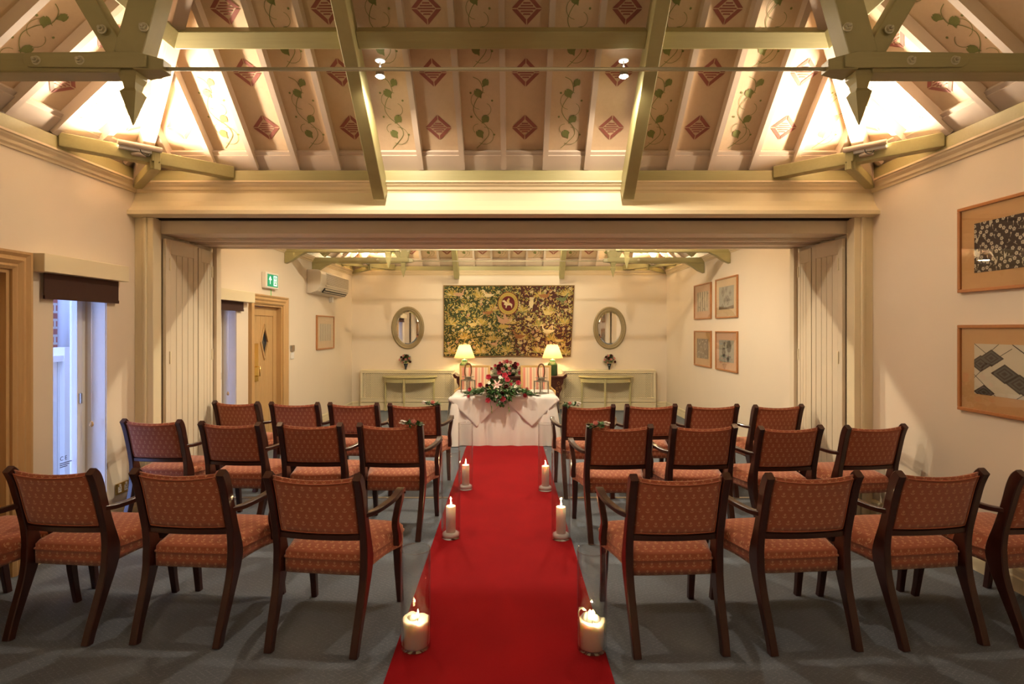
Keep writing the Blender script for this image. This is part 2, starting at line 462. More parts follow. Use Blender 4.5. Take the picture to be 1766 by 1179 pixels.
# flared fascia over the opening
mb = MB()
FL = [(0, 2.772), (.012, 2.772), (.03, 2.70), (.06, 2.65), (.095, 2.61), (.11, 2.605), (.11, 2.572), (.06, 2.566), (.045, 2.56), (.0, 2.56)]
profile_run(mb, FL, (-W, Y1, 0), (W, Y1, 0), (0,-1,0), 0, 0); struct('trim_11', mb, CREAM, label='flared cream fascia board over the opening')
# architrave strips of the opening
for k, s in ((12, -1), (13, 1)):
    mb = MB()
    for (a, b, t) in ((3.00, 3.055, .03), (3.055, 3.075, .045), (3.075, 3.10, .032), (3.10, W, .015)):
        mb.bb(s*a, s*b, Y1-t, Y1+.08, 0, 2.56)
    struct(f'trim_{k}', mb, CREAM, bevel=.005, label='ridged cream architrave at the %s of the opening' % ('left' if s < 0 else 'right'))
mb = MB(); mb.bb(-3.0, 3.0, 5.13, 5.17, 0, .006); struct('trim_14', mb, STEEL, label='metal floor strip under the opening')
# baseboards
BASE = [(0, 0), (.022, 0), (.022, .085), (.016, .095), (.016, .13), (.010, .145), (0, .15)]
def base(nm, a, b, o, label):
    mb = MB(); profile_run(mb, BASE, a, b, o); struct(nm, mb, CREAM, label=label)
base('baseboard_right', (W, Y0, 0), (W, Y1, 0), (-1,0,0), 'cream skirting board along the right wall')
base('baseboard_right_far', (W, Y2, 0), (W, Y3, 0), (-1,0,0), 'cream skirting along the right wall of the far room')
base('baseboard_far', (-W, Y3, 0), (W, Y3, 0), (0,-1,0), 'cream skirting along the end wall')
for i, (a, b) in enumerate(((Y0, 2.48), (3.62, 3.83), (3.83, 4.335), (4.335, Y1), (Y2, 6.66), (7.74, Y3))):
    base('baseboard_left_%d' % (i+1), (-W, a, 0), (-W, b, 0), (1,0,0), 'cream skirting along the left wall')

# ------------------------------------------------------------------ roofs
def diamond_pts(mb, P, cx, cy, s):
    """P(x,t)->3D; square diamond with frame pieces and stripes."""
    mb.mat(STEN_R)
    o, i, g = s, s*.66, .035*s
    dirs = [(1,0), (0,1), (-1,0), (0,-1)]
    for k in range(4):
        a, b = dirs[k], dirs[(k+1) % 4]
        def pt(r, u): return (cx + (a[0]*(1-u)+b[0]*u)*r, cy + (a[1]*(1-u)+b[1]*u)*r)
        q = [pt(o, .035), pt(o, .965), pt(i, .95), pt(i, .05)]
        mb.poly([P(*p) for p in q])
    r = s*.60
    for k in range(-2, 3):
        y = k*.27*r; h = .075*r
        x = r-abs(y)-.02*r
        mb.poly([P(cx-x+h*.3, cy+y-h), P(cx+x-h*.3, cy+y-h), P(cx+x-h, cy+y+h), P(cx-x+h, cy+y+h)])
def leaf2(mb, P, x, y, ang, s):
    ca, sa = math.cos(ang), math.sin(ang)
    out = [(0,0), (.22,-.10), (.42,-.34), (.50,-.62), (.28,-.80), (.16,-1.02), (0,-1.25), (-.10,-1.0), (-.30,-.86), (-.44,-.60), (-.40,-.28), (-.2,-.05), (-.03, -.16)]
    pts = [(x+(a*ca-b*sa)*s, y+(a*sa+b*ca)*s) for a, b in out]
    mb.poly([P(*p) for p in pts])
def ribbon(mb, P, pts, wd):
    for a, b in zip(pts, pts[1:]):
        dx, dy = b[0]-a[0], b[1]-a[1]; L = math.hypot(dx, dy) or 1; nx, ny = -dy/L*wd/2, dx/L*wd/2
        mb.poly([P(a[0]+nx, a[1]+ny), P(a[0]-nx, a[1]-ny), P(b[0]-nx, b[1]-ny), P(b[0]+nx, b[1]+ny)])
def vine(mb, P, cx, t0):
    mb.mat(STEN_G)
    H = .58
    stem = [(cx-.05+.0, t0+.00), (cx+.0, t0+.05), (cx+.055, t0+.12), (cx+.04, t0+.19), (cx-.03, t0+.26), (cx-.06, t0+.33), (cx-.03, t0+.41), (cx+.02, t0+.47), (cx+.0, t0+.55), (cx-.05, t0+.58)]
    ribbon(mb, P, catmull(stem, 5), .005)
    for (x, y, r, a0, a1) in ((0.02, .11, .075, -2.2, 1.6), (-.005, .40, .07, 1.0, 4.6), (.03, .33, .05, -1.8, 1.2), (-.03, .17, .04, 1.5, 4.0)):
        ribbon(mb, P, [(cx+x+r*math.cos(a), t0+y+r*math.sin(a)) for a in [lerp(a0, a1, k/9) for k in range(10)]], .0035)
    for (x, y, a, s) in ((-.035, .16, .5, .06), (.055, .28, -.7, .06), (-.035, .49, .5, .06), (.06, .565, -.6, .052)):
        leaf2(mb, P, cx+x, t0+y, a, s*1.15)
    for (x, y) in ((.10, .12), (-.08, .27), (.09, .40), (-.075, .46)):
        mb.poly([P(cx+x+.009*math.cos(q*PI/3), t0+y+.009*math.sin(q*PI/3)) for q in range(6)])
CS = math.sqrt(1+M*M)
def roof(ya, yb, zp, name, label):
    root = thing(name, None, None, (0,0,0)); root['kind'] = 'structure'; root['label'] = label
    ym = (ya+yb)/2
    # the four slopes: s along wall, t = distance along the slope
    def mkP(kind):
        if kind == 'far':  return lambda s, t, o=0: (s, yb - t/CS - o*M/CS, zp + t*M/CS - o/CS)
        if kind == 'near': return lambda s, t, o=0: (s, ya + t/CS + o*M/CS, zp + t*M/CS - o/CS)
        if kind == 'left': return lambda s, t, o=0: (-W + t/CS + o*M/CS, ym+s, zp + t*M/CS - o/CS)
        return lambda s, t, o=0: (W - t/CS - o*M/CS, ym+s, zp + t*M/CS - o/CS)
    for kind in ('far', 'near', 'left', 'right'):
        P = mkP(kind); hw = W if kind in ('far', 'near') else D
        tmax = D*CS
        mb = MB(); mb.mat(CEIL)
        if kind in ('far', 'near'): pts = [(-W, 0), (W, 0), (W-D, tmax), (-W+D, tmax)]
        else: pts = [(-D, 0), (D, 0), (0, tmax)]
        lo = [P(a, b) for a, b in pts]; hi = [P(a, b, -.04) for a, b in pts]
        mb.rings([lo, hi])
        def dmax(s): return max(0, min(hw-abs(s), D))*CS
        P2 = lambda s, t: P(s, t, .003)
        nb = 9 if kind in ('far', 'near') else 8
        for i in range(-nb, nb):
            c = (i+.5)*.35
            if i % 2 == 0:
                for k in range(9):
                    t = .37+k*.432
                    if t+.12 < dmax(abs(c)+.1) or (t+.1 < dmax(abs(c))): diamond_pts(mb, P2, c, t, .108)
            else:
                for k in range(5):
                    t = .19+k*.645
                    if t+.5 < dmax(abs(c)+.04): vine(mb, P2, c, t)
        mb.build('stencilled_panel', None, root, normals=False)
        # rafters
        n = int(hw/.35)
        for i in range(-n, n+1):
            s = i*.35
            if kind in ('far', 'near') and abs(i) == 3: pass
            if abs(s) > hw-.12: continue
            L = dmax(s) - .03
            if L < .15: continue
            r = MB(); a0 = P(s, .03, .038); a1 = P(s, L, .038)
            upv = Vector(P(0, 0, 0)) - Vector(P(0, 0, .1))
            r.beam(a0, a1, .042, .076, upv); r.build('rafter', RAFT, root)
        # closing board along the eaves between rafters
        e = MB(); e.beam(P(-hw+.03, .075, .035), P(hw-.03, .075, .035), .14, .02, Vector(P(0,0,0))-Vector(P(0,0,.1))); 
        e.beam(P(-hw+.03, .16, .02), P(hw-.03, .16, .02), .03, .03, Vector(P(0,0,0))-Vector(P(0,0,.1)))
        e.build('eaves_board', RAFT, root)
        # purlins and principal rafters
        up = Vector(P(0,0,0))-Vector(P(0,0,.1))
        if kind in ('far', 'near'):
            tp = .79*CS
            for (a, b) in ((-2.28, -1.10), (-1.0, 1.0), (1.10, 2.28)):
                q = MB(); q.beam(P(a, tp, .145), P(b, tp, .145), .115, .09, up); q.build('purlin', OLIVEX, root, bevel=.006)
            for s in (-1.05, 1.05):
                q = MB(); q.beam(P(s, -.13, .195), P(s, D*CS-.1, .195), .10, .17, up); q.build('principal_rafter', OLIVE, root, bevel=.006)
        else:
            tp = .79*CS
            for (a, b) in ((-1.78, -.58), (-.48, .48), (.58, 1.78)):
                q = MB(); q.beam(P(a, tp, .145), P(b, tp, .145), .115, .09, up); q.build('purlin', OLIVEX, root, bevel=.006)
            for s in (-.53, .53):
                q = MB(); q.beam(P(s, .05, .16), P(s, (D-.56)*CS, .16), .10, .12, up); q.build('principal_rafter', OLIVE, root, bevel=.006)
    # hips
    for sx in (-1, 1):
        for sy, ye in ((-1, ya), (1, yb)):
            h = MB()
            a = Vector((sx*(W-.03), ye-sy*.03, zp-.10)); b = Vector((sx*(W-D), ye-sy*D, zp+M*D-.13))
            h.beam(a, b, .085, .17); h.build('hip_rafter', RAFT, root, bevel=.005)
            # corner tie and little dragon beam under the hip
            t = MB()
            t.beam((sx*(W-.05), ye-sy*.86, zp-.055), (sx*(W-.86), ye-sy*.05, zp-.055), .09, .10); t.build('corner_tie', OLIVEX, root, bevel=.006)
            t = MB(); t.beam((sx*(W-.02), ye-sy*.02, zp-.15), (sx*(W-.50), ye-sy*.50, zp-.12), .07, .07)
            t.build('dragon_beam', OLIVE, root, bevel=.005)
            t = MB(); t.box((sx*(W-.50), ye-sy*.50, zp-.055), (.055, .055, .09), Matrix.Rotation(PI/4, 3, 'Z')); t.box((sx*(W-.51), ye-sy*.51, zp-.08), (.03, .03, .16), Matrix.Rotation(PI/4, 3, 'Z'))
            t.build('tie_peg', OLIVE, root, bevel=.004)
    # ridge
    r = MB(); r.bb(-(W-D)-.05, W-D+.05, ym-.04, ym+.04, zp+M*D-.2, zp+M*D-.01); r.build('ridge_beam', OLIVE, root)
    # wall plates
    z0, z1 = zp-.125, zp-.035
    for (x0, x1, y0, y1) in ((-W, -W+.07, ya, yb), (W-.07, W, ya, yb), (-W+.07, W-.07, ya, ya+.07), (-W+.07, W-.07, yb-.07, yb)):
        q = MB(); q.bb(x0, x1, y0, y1, z0, z1); q.build('wall_plate', OLIVEX, root, bevel=.004)
    return root
roof(Y0, Y1, 2.985, 'ceiling_near_room', 'hipped ceiling of the near room, peach boards stencilled with diamonds and vines')
roof(Y2, Y3, 2.90, 'ceiling_far_room', 'hipped ceiling of the far room seen under the header')

# ------------------------------------------------------------------ trusses
def make_truss(full=True):
    t = thing('roof_truss', None, None)
    PX, TH = 1.70, .10
    for s in (-1, 1):
        m = MB(); m.bb(s*(PX+.03), s*(W-.005), -TH/2, TH/2, 0, .09); m.build('tie_beam', OLIVEX, t, bevel=.006)
        # curved bracket where the tie meets the wall
        m = MB(); pts = [(W-.004, .0), (W-.30, .0), (W-.20, -.05), (W-.10, -.12), (W-.004, -.16)]
        m.rings([[(s*x, -TH/2+.005, z) for x, z in pts], [(s*x, TH/2-.005, z) for x, z in pts]]); m.build('wall_bracket', OLIVE, t, bevel=.004)
        # pendant: block, neck, arrowhead
        m = MB()
        pr = [(.040, .10), (.040, -.008), (.030, -.035), (.025, -.062), (.028, -.066), (.038, -.080), (.002, -.225)]
        m.rings([[(s*PX+a*r, b*r, z) for a, b in ((-1,-1), (1,-1), (1,1), (-1,1))] for r, z in pr]); m.build('pendant', OLIVE, t)
        # raking strut towards the ridge
        m = MB(); m.beam((s*(PX-.005), 0, .08), (s*(PX-.33), 0, 1.25), .13, .10, (0,1,0)); m.build('raking_strut', OLIVE, t, bevel=.006)
        m = MB(); m.beam((s*(PX+.04), 0, .08), (s*(PX+.36), 0, .62), .085, .09, (0,1,0)); m.build('brace', OLIVE, t, bevel=.006)
        # strap
        m = MB()
        for yy in (-1, 1):
            pts = [(PX-.10, .020), (PX-.04, .015)] + [(PX+.43+.033*math.cos(a), .052+.033*math.sin(a)) for a in [(-PI/2)+PI*k/8 for k in range(9)]] + [(PX-.04, .090), (PX-.10, .075)]
            m.rings([[(s*x, yy*(TH/2), z) for x, z in pts], [(s*x, yy*(TH/2+.012), z) for x, z in pts]])
        pts = [(PX-.04, .01), (PX-.04, .092), (PX-.16, .07), (PX-.16, .02)]
        m.rings([[(s*x, -(TH/2+.012)*(1 if x > PX-.1 else .5), z) for x, z in pts], [(s*x, (TH/2+.012)*(1 if x > PX-.1 else .5), z) for x, z in pts]])
        m.build('iron_strap', OLIVEX, t, bevel=.003)
        for (bx, bz) in ((PX+.20, .048), (PX+.40, .048), (PX+.10, .19), (PX-.09, .20)):
            m = MB(); m.xf = Matrix.Translation((s*bx, -TH/2-.010, bz)) @ Matrix.Rotation(PI/2, 4, 'X')
            m.smooth = True; m.lathe([(.021, -.002), (.021, .004)], n=14); m.smooth = False; m.lathe([(.015, .004), (.015, .014)], n=6); m.smooth = True; m.lathe([(.008, .014), (.008, .024), (.004, .027)], n=8)
            m.build('bolt', PALEMET, t)
        if full:
            zz = 2.985-2.817
            pass
    m = MB(); m.smooth = True; m.tube([(-(PX-.14), 0, .037), (PX-.14, 0, .037)], .009, 10); m.build('tie_rod', PALEMET, t)
    # upper collar between the raking struts
    m = MB(); m.bb(-(PX-.30), PX-.30, -.045, .045, 1.15, 1.27); m.build('collar_beam', OLIVE, t, bevel=.006)
    return t
tr = make_truss()
TRL = [((0, 2.54, 2.782), 'olive truss with pendants and long tie rod across the top of the near room'),
       ((0, 1.49, 2.782), 'olive truss of the near room overhead of the camera'),
       ((0, 7.74, 2.700), 'olive truss in the far room nearest the folding doors'),
       ((0, 8.79, 2.672), 'olive truss in the far room closest to the tapestry')]
for i, (loc, lb) in enumerate(TRL):
    o = tr if i == 0 else copy_tree(tr)
    o.location = loc; tag(o, lb, 'roof truss', 'roof trusses')

# ------------------------------------------------------------------ light fittings on the roof
fl = thing('floodlight', None, None)
m = MB(); m.bb(-.13, .13, -.035, .035, .0, .012); 
for yy in (-1, 1): m.poly([(-.13, yy*.035, .012), (.13, yy*.035, .012), (.13, yy*.05, .045), (-.13, yy*.05, .045)])
m.build('reflector_tray', WHITE, fl)
m = MB(); m.smooth = True; m.tube([(-.12, 0, .02), (.12, 0, .02)], .008, 8); m.build('lit_tube', TUBE, fl)
m = MB(); m.smooth = True; m.tube([(-.14, -.055, .035), (.14, -.055, .035)], .02, 10); m.build('rolled_edge', RAFT, fl)
m = MB(); m.smooth = True; m.lathe([(.045, -.03), (.05, -.015), (.02, .0)], n=16); m.build('fixing_cup', RAFT, fl)
m = MB(); m.smooth = True; m.tube(catmull([(0, -.05, .01), (.01, -.065, -.02), (.045, -.07, -.035), (.06, -.055, -.01)], 4), .0035, 6); m.build('cable', BLACK, fl)
names = {(-1, -1, 0): 'behind the camera on the left', (1, -1, 0): 'behind the camera on the right', (-1, 1, 0): 'in the top left corner by the opening', (1, 1, 0): 'in the top right corner by the opening',
         (-1, -1, 1): 'in the near left corner of the far room', (1, -1, 1): 'in the near right corner of the far room', (-1, 1, 1): 'in the far left corner above the air conditioner', (1, 1, 1): 'in the far right corner of the far room'}
for i, (x, y, z, s, sy) in enumerate(FLOODS):
    o = fl if i == 0 else copy_tree(fl)
    o.location = (s*2.755, y-sy*.035, z-.045)
    o.rotation_euler = (0, 0, math.atan2(-sy, s) + (0 if True else 0))
    # tray faces away from the corner
    dirc = math.atan2(-sy, -s)           # towards room middle
    o.rotation_euler = (0, 0, dirc + PI/2)
    tag(o, 'cream halogen floodlight on the corner tie ' + names[(s, sy, 0 if y < 5 else 1)], 'floodlight', 'corner floodlights')
sp = thing('spotlight', None, None)
m = MB(); m.smooth = True; m.lathe([(.035, .09), (.035, .10)], n=16); m.lathe([(.006, .02), (.006, .095)], n=8); m.build('stem', WHITE, sp)
m = MB(); m.smooth = True; m.lathe([(.016, .03), (.028, .015), (.033, -.02)], n=16, caps=False); m.build('lamp_cup', STEEL, sp)
m = MB(); m.smooth = True; m.sphere((0,0,-.012), .024, 12); m.build('bulb', BULB, sp)
spn = ['left lit spotlight under the near room purlin', 'right lit spotlight under the near room purlin', 'left spotlight above the camera', 'right spotlight above the camera',
       'left spotlight over the front of the wedding table', 'right spotlight over the front of the wedding table', 'left spotlight by the end wall', 'right spotlight by the end wall']
for i, (x, y, z) in enumerate(SPOTS):
    o = sp if i == 0 else copy_tree(sp)
    o.location = (x, y, z); tag(o, spn[i], 'spotlight', 'ceiling spotlights')

# ------------------------------------------------------------------ windows and doors in the left wall
def window(n, ya, yb, z0, z1):
    xo = -W-.17
    m = MB()
    m.bb(xo-.06, xo, ya, ya+.045, z0, z1); m.bb(xo-.06, xo, yb-.045, yb, z0, z1); m.bb(xo-.06, xo, ya, yb, z0, z0+.05); m.bb(xo-.06, xo, ya, yb, z1-.05, z1)
    m.bb(xo-.045, xo+.015, yb-.10, yb-.05, z0+.05, z1-.05)
    o = struct('window_%d' % n, m, UPVC, bevel=.004, label='tall narrow window with white frame and plaster reveal')
    g = MB(); g.bb(xo-.033, xo-.027, ya+.04, yb-.09, z0+.05, z1-.05); g.build('pane', PANE, o)
    l = MB(); l.bb(xo+.02, W*0-W-.01, yb-.004, yb-.0005, z0, z1); l.build('reveal_lining', WHITE, o)
    l = MB(); l.bb(xo-.0, -W+.02, ya, yb, z0-.02, z0+.008); l.build('window_sill', WHITE, o)
    h = MB(); h.bb(xo+.015, xo+.03, yb-.085, yb-.068, 1.02, 1.10); h.build('catch', STEEL, o)
    return o
window(1, 3.83, 4.335, .15, 2.06); window(2, 5.87, 6.37, .15, 1.98)
def door(n, ya, yb, z1, diamond, lab):
    m = MB(); t = .12
    for (off, th) in ((0, .018), (.03, .030), (.075, .040), (.105, .028)):
        a = off if off else 0
        for (u0, u1) in ((ya-t, ya), (yb, yb+t)):
            pass
    PR = [(0, .0), (0, .018), (.02, .030), (.035, .022), (.06, .040), (.085, .030), (.105, .045), (.12, .045), (.12, 0)]
    # jamb casings
    for side in (0, 1):
        e = ya if side == 0 else yb; sg = -1 if side == 0 else 1
        lo = [(-W+x, e+sg*d, 0) for d, x in PR]; hi = [(-W+x, e+sg*d, z1+d) for d, x in PR]
        m.rings([lo, hi])
    lo = [(-W+x, ya-d, z1+d) for d, x in PR]; hi = [(-W+x, yb+d, z1+d) for d, x in PR]
    m.rings([lo, hi])
    m.bb(-W-.26, -W, ya-.001, ya+.025, 0, z1); m.bb(-W-.26, -W, yb-.025, yb+.001, 0, z1); m.bb(-W-.26, -W, ya+.025, yb-.025, z1-.025, z1)
    fr = struct('door_%d' % n, m, OAK, label=lab)
    xl = -W-.07
    a, b = ya+.027, yb-.027; zt = z1-.028
    m = MB()
    m.bb(xl-.045, xl, a, a+.10, .01, zt); m.bb(xl-.045, xl, b-.10, b, .01, zt); m.bb(xl-.045, xl, a+.10, b-.10, zt-.12, zt); m.bb(xl-.045, xl, a+.10, b-.10, .01, .22)
    nb = 5; wd = (b-a-.2)/nb; cy = (a+b)/2+.05; cz = zt-.47
    for k in range(nb):
        y0_, y1_ = a+.10+k*wd+.002, a+.10+(k+1)*wd-.002
        if not diamond: m.bb(xl-.035, xl-.010, y0_, y1_, .22, zt-.12); continue
        # boards cut round the diamond window
        hw_, hh = .10, .23
        for (p, q) in ((y0_, (y0_+y1_)/2), ((y0_+y1_)/2, y1_)):
            d0 = max(0, hh*(1-abs(p-cy)/hw_)); d1 = max(0, hh*(1-abs(q-cy)/hw_))
            if d0 == 0 and d1 == 0: m.bb(xl-.035, xl-.010, p, q, .22, zt-.12)
            else:
                for (zb0, zb1, zt0, zt1) in ((.22, .22, cz-d0, cz-d1), (cz+d0, cz+d1, zt-.12, zt-.12)):
                    r0 = [(xl-.035, p, zb0), (xl-.010, p, zb0), (xl-.010, p, zt0), (xl-.035, p, zt0)]
                    r1 = [(xl-.035, q, zb1), (xl-.010, q, zb1), (xl-.010, q, zt1), (xl-.035, q, zt1)]
                    m.rings([r0, r1])
    leaf = m.build('door_leaf', OAK, fr, bevel=.003)
    if diamond:
        m = MB(); D4 = [(0, .25), (.115, 0), (0, -.25), (-.115, 0)]
        for k in range(4):
            p, q = D4[k], D4[(k+1) % 4]
            m.beam((xl-.008, cy+p[0]*.93, cz+p[1]*.93), (xl-.008, cy+q[0]*.93, cz+q[1]*.93), .028, .022, (1,0,0))
        m.build('window_surround', OAK, leaf)
        m = MB(); m.rings([[(xl-.030, cy+p[0]*.92, cz+p[1]*.92) for p in D4], [(xl-.026, cy+p[0]*.92, cz+p[1]*.92) for p in D4]]); m.build('dark_glass', plain('dark_pane', (.03, .035, .04), .05), leaf)
        m = MB(); m.bb(xl, xl+.008, a+.15, a+.25, .93, 1.42); m.build('push_plate', BRASS, leaf)
        m = MB(); m.smooth = True; m.tube([(xl+.004, a+.20, 1.12), (xl+.05, a+.20, 1.12), (xl+.05, a+.20, 1.0), (xl+.004, a+.20, 1.0)], .008, 8); m.build('handle', BRASS, leaf)
    return fr
door(1, 2.60, 3.50, 1.99, False, 'oak door with moulded frame at the left edge of the near room')
door(2, 6.77, 7.63, 1.93, True, 'oak door with a diamond window in the far room')
# dark corridor backing behind the doors so that no sky shows through
# blinds and pelmets
def pelmet(ya, yb, z0, z1, p, label):
    m = MB(); m.bb(-W, -W+p, ya, yb, z0, z1)
    o = m.build('pelmet_box', CREAM, None, bevel=.004); tag(o, label, 'pelmet', 'window pelmets')
pelmet(3.645, 4.45, 1.99, 2.115, .10, 'cream box pelmet above the near left window')
pelmet(5.70, 6.62, 1.925, 2.05, .10, 'cream box pelmet above the window beyond the folding doors')
def blind(ya, yb, z0, z1, yc, label):
    o = thing('roller_blind', label, 'blind', (-W+.03, (ya+yb)/2, z1), 0, 'roller blinds')
    h = (yb-ya)/2
    m = MB(); m.bb(-.003, .003, -h, h, z0-z1, 0); m.bb(-.006, .008, -h, h, z0-z1-.004, z0-z1+.02); m.build('blind_fabric', BLIND, o)
    m = MB(); m.smooth = True; m.tube([(-.10, yc-(ya+yb)/2, -.02), (-.10, yc-(ya+yb)/2, .86-z1)], .0022, 6); pc = m.build('pull_cord', WHITE, o)
    m = MB(); m.smooth = True; m.lathe([(.003, .03), (.010, .022), (.014, .005), (.012, -.008), (.003, -.018)], (-.10, yc-(ya+yb)/2, .85-z1), 10); m.build('cord_acorn', OAK, pc)
blind(3.72, 4.42, 1.815, 1.992, 4.27, 'dark brown roller blind at the near left window')
blind(5.80, 6.47, 1.82, 1.927, 6.31, 'dark brown roller blind at the window beyond the folding doors')

# outdoors, seen through the windows
m = MB(); m.bb(-5.4, -5.15, 3.0, 9.5, 0, 4.5); o = m.build('brick_wall', BRICK); tag(o, 'red brick wall outside beyond the near left window', 'brick wall')
m = MB(); m.smooth = True; m.tube([(-5.06, 6.20, 0), (-5.06, 6.20, 4.4)], .055, 16); o = m.build('downpipe', PIPE); tag(o, 'pale blue downpipe outside against the brick wall', 'pipe')
m = MB()
for k in range(26): m.bb(-4.50, -4.47, 4.6+k*.102, 4.6+k*.102+.095, .02, 1.30)
m.bb(-4.54, -4.43, 4.6, 7.25, 1.28, 1.34); m.bb(-4.55, -4.42, 5.44, 5.52, 0, 1.42)
o = m.build('white_fence', UPVC); tag(o, 'white boarded fence outside the near left window', 'fence')
m = MB(); m.bb(-6, -W-.4, 1.5, 11, -.12, -.0); struct('floor_outside', m, plain('paving', (.3, .3, .3), .8), label='paved ground outside the windows')
def text(name, s, size, mat, parent, loc, rot):
    c = bpy.data.curves.new(name, 'FONT'); c.body = s; c.size = size; c.extrude = .0005
    o = bpy.data.objects.new(name+'_tmp', c); COL.objects.link(o)
    dg = bpy.context.evaluated_depsgraph_get(); me = bpy.data.meshes.new_from_object(o.evaluated_get(dg))
    bpy.data.objects.remove(o); me.materials.clear(); me.materials.append(mat)
    q = bpy.data.objects.new(name, me); COL.objects.link(q); q.parent = parent; q.location = loc; q.rotation_euler = rot
    return q

w1 = bpy.data.objects['window_1']
text('sticker_text', 'C E', .045, INKS, w1, (-W-.17-.024, 4.12, .60), (PI/2, 0, PI/2))
m = MB()
for k in range(3): m.bb(-W-.196, -W-.1945, 4.12, 4.23-.02*k, .575-.014*k, .581-.014*k)
m.build('sticker_lines', INKS, w1)

# ------------------------------------------------------------------ folding door stacks
def folding(s, label):
    t = thing('folding_door', label, 'folding door', (s*2.98, 5.1, 0), 0, 'folding doors stacked in the opening')
    def panel(x0, y0, x1, y1, z1, nm, nboards):
        a = Vector((s*x0-s*2.98, y0-5.1, 0)); b = Vector((s*x1-s*2.98, y1-5.1, 0)); d = (b-a); L = d.length; d.normalize()
        nrm = Vector((-d.y, d.x, 0)); 
        if nrm.x*s > 0: nrm = -nrm     # towards the middle of the opening
        def bx(m, u0, u1, o0, o1, z0_, z1_):
            q = [a+d*u0+nrm*o0, a+d*u1+nrm*o0, a+d*u1+nrm*o1, a+d*u0+nrm*o1]
            m.rings([[(p.x, p.y, z0_) for p in q], [(p.x, p.y, z1_) for p in q]])
        m = MB(); bx(m, 0, L, 0, .024, .01, z1)
        fr = min(.06, L*.18)
        bx(m, 0, fr, .024, .032, .01, z1); bx(m, L-fr, L, .024, .032, .01, z1); bx(m, fr, L-fr, .024, .032, z1-.13, z1); bx(m, fr, L-fr, .024, .032, .01, .25)
        wd = (L-2*fr)/nboards
        for k in range(nboards): bx(m, fr+k*wd+.003, fr+(k+1)*wd-.003, .0235, .029, .25, z1-.13)
        p = m.build(nm, DOORP, t, bevel=.0025)
        return a, d, nrm, L
    ps = [panel(3.005, 4.77, 2.975, 5.20, 2.40, 'door_panel', 4), panel(2.975, 5.21, 3.0, 5.50, 2.385, 'door_panel', 3)]
    m = MB(); m.bb(0, -.045*s, .415, .50, .005, 2.43); m.build('end_post', DOORP, t, bevel=.003)
    for (a, d, nrm, L), u in ((ps[0], .05), (ps[1], -.02)):
        for z in (.45, 1.35, 2.18):
            h = MB(); c = a+d*(u if u > 0 else L+u)+nrm*.036; h.box((c.x, c.y, z), (.008, .014, .11)); h.build('hinge', CREAM, t)
    return t
folding(-1, 'cream boarded folding doors stacked against the left side of the opening')
folding(1, 'cream boarded folding doors stacked against the right side of the opening')

# ------------------------------------------------------------------ wall fittings
# exit sign
e = thing('exit_sign', 'green and white exit sign with arrow above the oak door', 'exit sign', (-W, 7.19, 2.25), PI/2)
m = MB(); m.bb(-.19, .19, -.06, -.001, -.11, .10); m.build('housing', WHITE, e, bevel=.008)
m = MB(); m.bb(-.15, .15, -.064, -.060, -.085, .075); m.build('green_panel', GREENS, e)
m = MB()
y = -.0655
def py(pts): m.poly([(a, y, b) for a, b in pts])
py([(-.088, -.055), (-.072, -.055), (-.072, .02), (-.088, .02)]); py([(-.12, .005), (-.08, .055), (-.08, .03), (-.107, -.005)]); py([(-.04, .005), (-.08, .055), (-.08, .03), (-.053, -.005)])
py([(.02, -.07), (.12, -.07), (.12, .06), (.105, .06), (.105, -.055), (.02, -.055)]); py([(.02, -.07), (.035, -.07), (.035, .06), (.02, .06)]); py([(.02, .05), (.12, .05), (.12, .062), (.02, .062)])
py([(.066+.011*math.cos(q*PI/4), .034+.011*math.sin(q*PI/4)) for q in range(8)])
py([(.050, .018), (.078, .02), (.074, -.018), (.056, -.016)]); py([(.056, -.012), (.066, -.014), (.050, -.048), (.040, -.046)]); py([(.066, -.014), (.075, -.016), (.092, -.04), (.082, -.044)]); py([(.050, .018), (.054, .008), (.036, -.004), (.034, .004)]); py([(.078, .02), (.076, .010), (.092, .0), (.096, .006)])
m.build('arrow_and_running_man', SIGNW, e, normals=False)
m = MB(); m.smooth = True; m.tube([(.02, -.03, -.11), (.02, -.03, -.20)], .004, 6); m.build('indicator_stem', mk_glass('green_glass', (.3, 1, .5)), e)
# air conditioner
a = thing('air_conditioner', 'cream wall mounted air conditioner with slatted front', 'air conditioner', (-W, 9.27, 2.36), PI/2)
m = MB()
prof = [(-.001, -.185), (-.001, .19), (-.10, .19), (-.175, .185), (-.215, .165), (-.225, .12), (-.22, -.02), (-.205, -.09), (-.16, -.15), (-.06, -.185)]
m.rings([[(-.735, y_, z_) for y_, z_ in prof], [(.735, y_, z_) for y_, z_ in prof]]); m.build('body', ACM, a, bevel=.006)
m = MB()
for k in range(9): m.bb(-.48, .68, -.232, -.222, .145-k*.022, .137-k*.022)
m.bb(-.50, .70, -.227, -.218, -.055, .155)
m.build('slatted_grille', ACM, a)
m = MB()
for k in range(8): m.bb(-.48, .68, -.2285, -.2265, .135-k*.022, .127-k*.022)
m.build('grille_gaps', ACD, a)
m = MB(); m.xf = Matrix.Translation((0, -.185, -.125)) @ Matrix.Rotation(.62, 4, 'X'); m.bb(-.52, .66, -.012, .004, -.042, .042); m.build('air_outlet', BLACK, a)
m = MB(); m.xf = Matrix.Translation((0, -.205, -.112)) @ Matrix.Rotation(.62, 4, 'X'); m.bb(-.50, .64, -.012, .004, -.006, .016); m.bb(-.50, .64, -.012, .004, -.044, -.034); m.build('louvre', ACM, a)
m = MB(); m.bb(-.05, .03, -.228, -.2255, .085, .105); m.build('badge', STEEL, a)
m = MB(); m.bb(.30, .36, -.06, -.002, -.28, -.185); m.build('pipe_cover', WHITE, a)
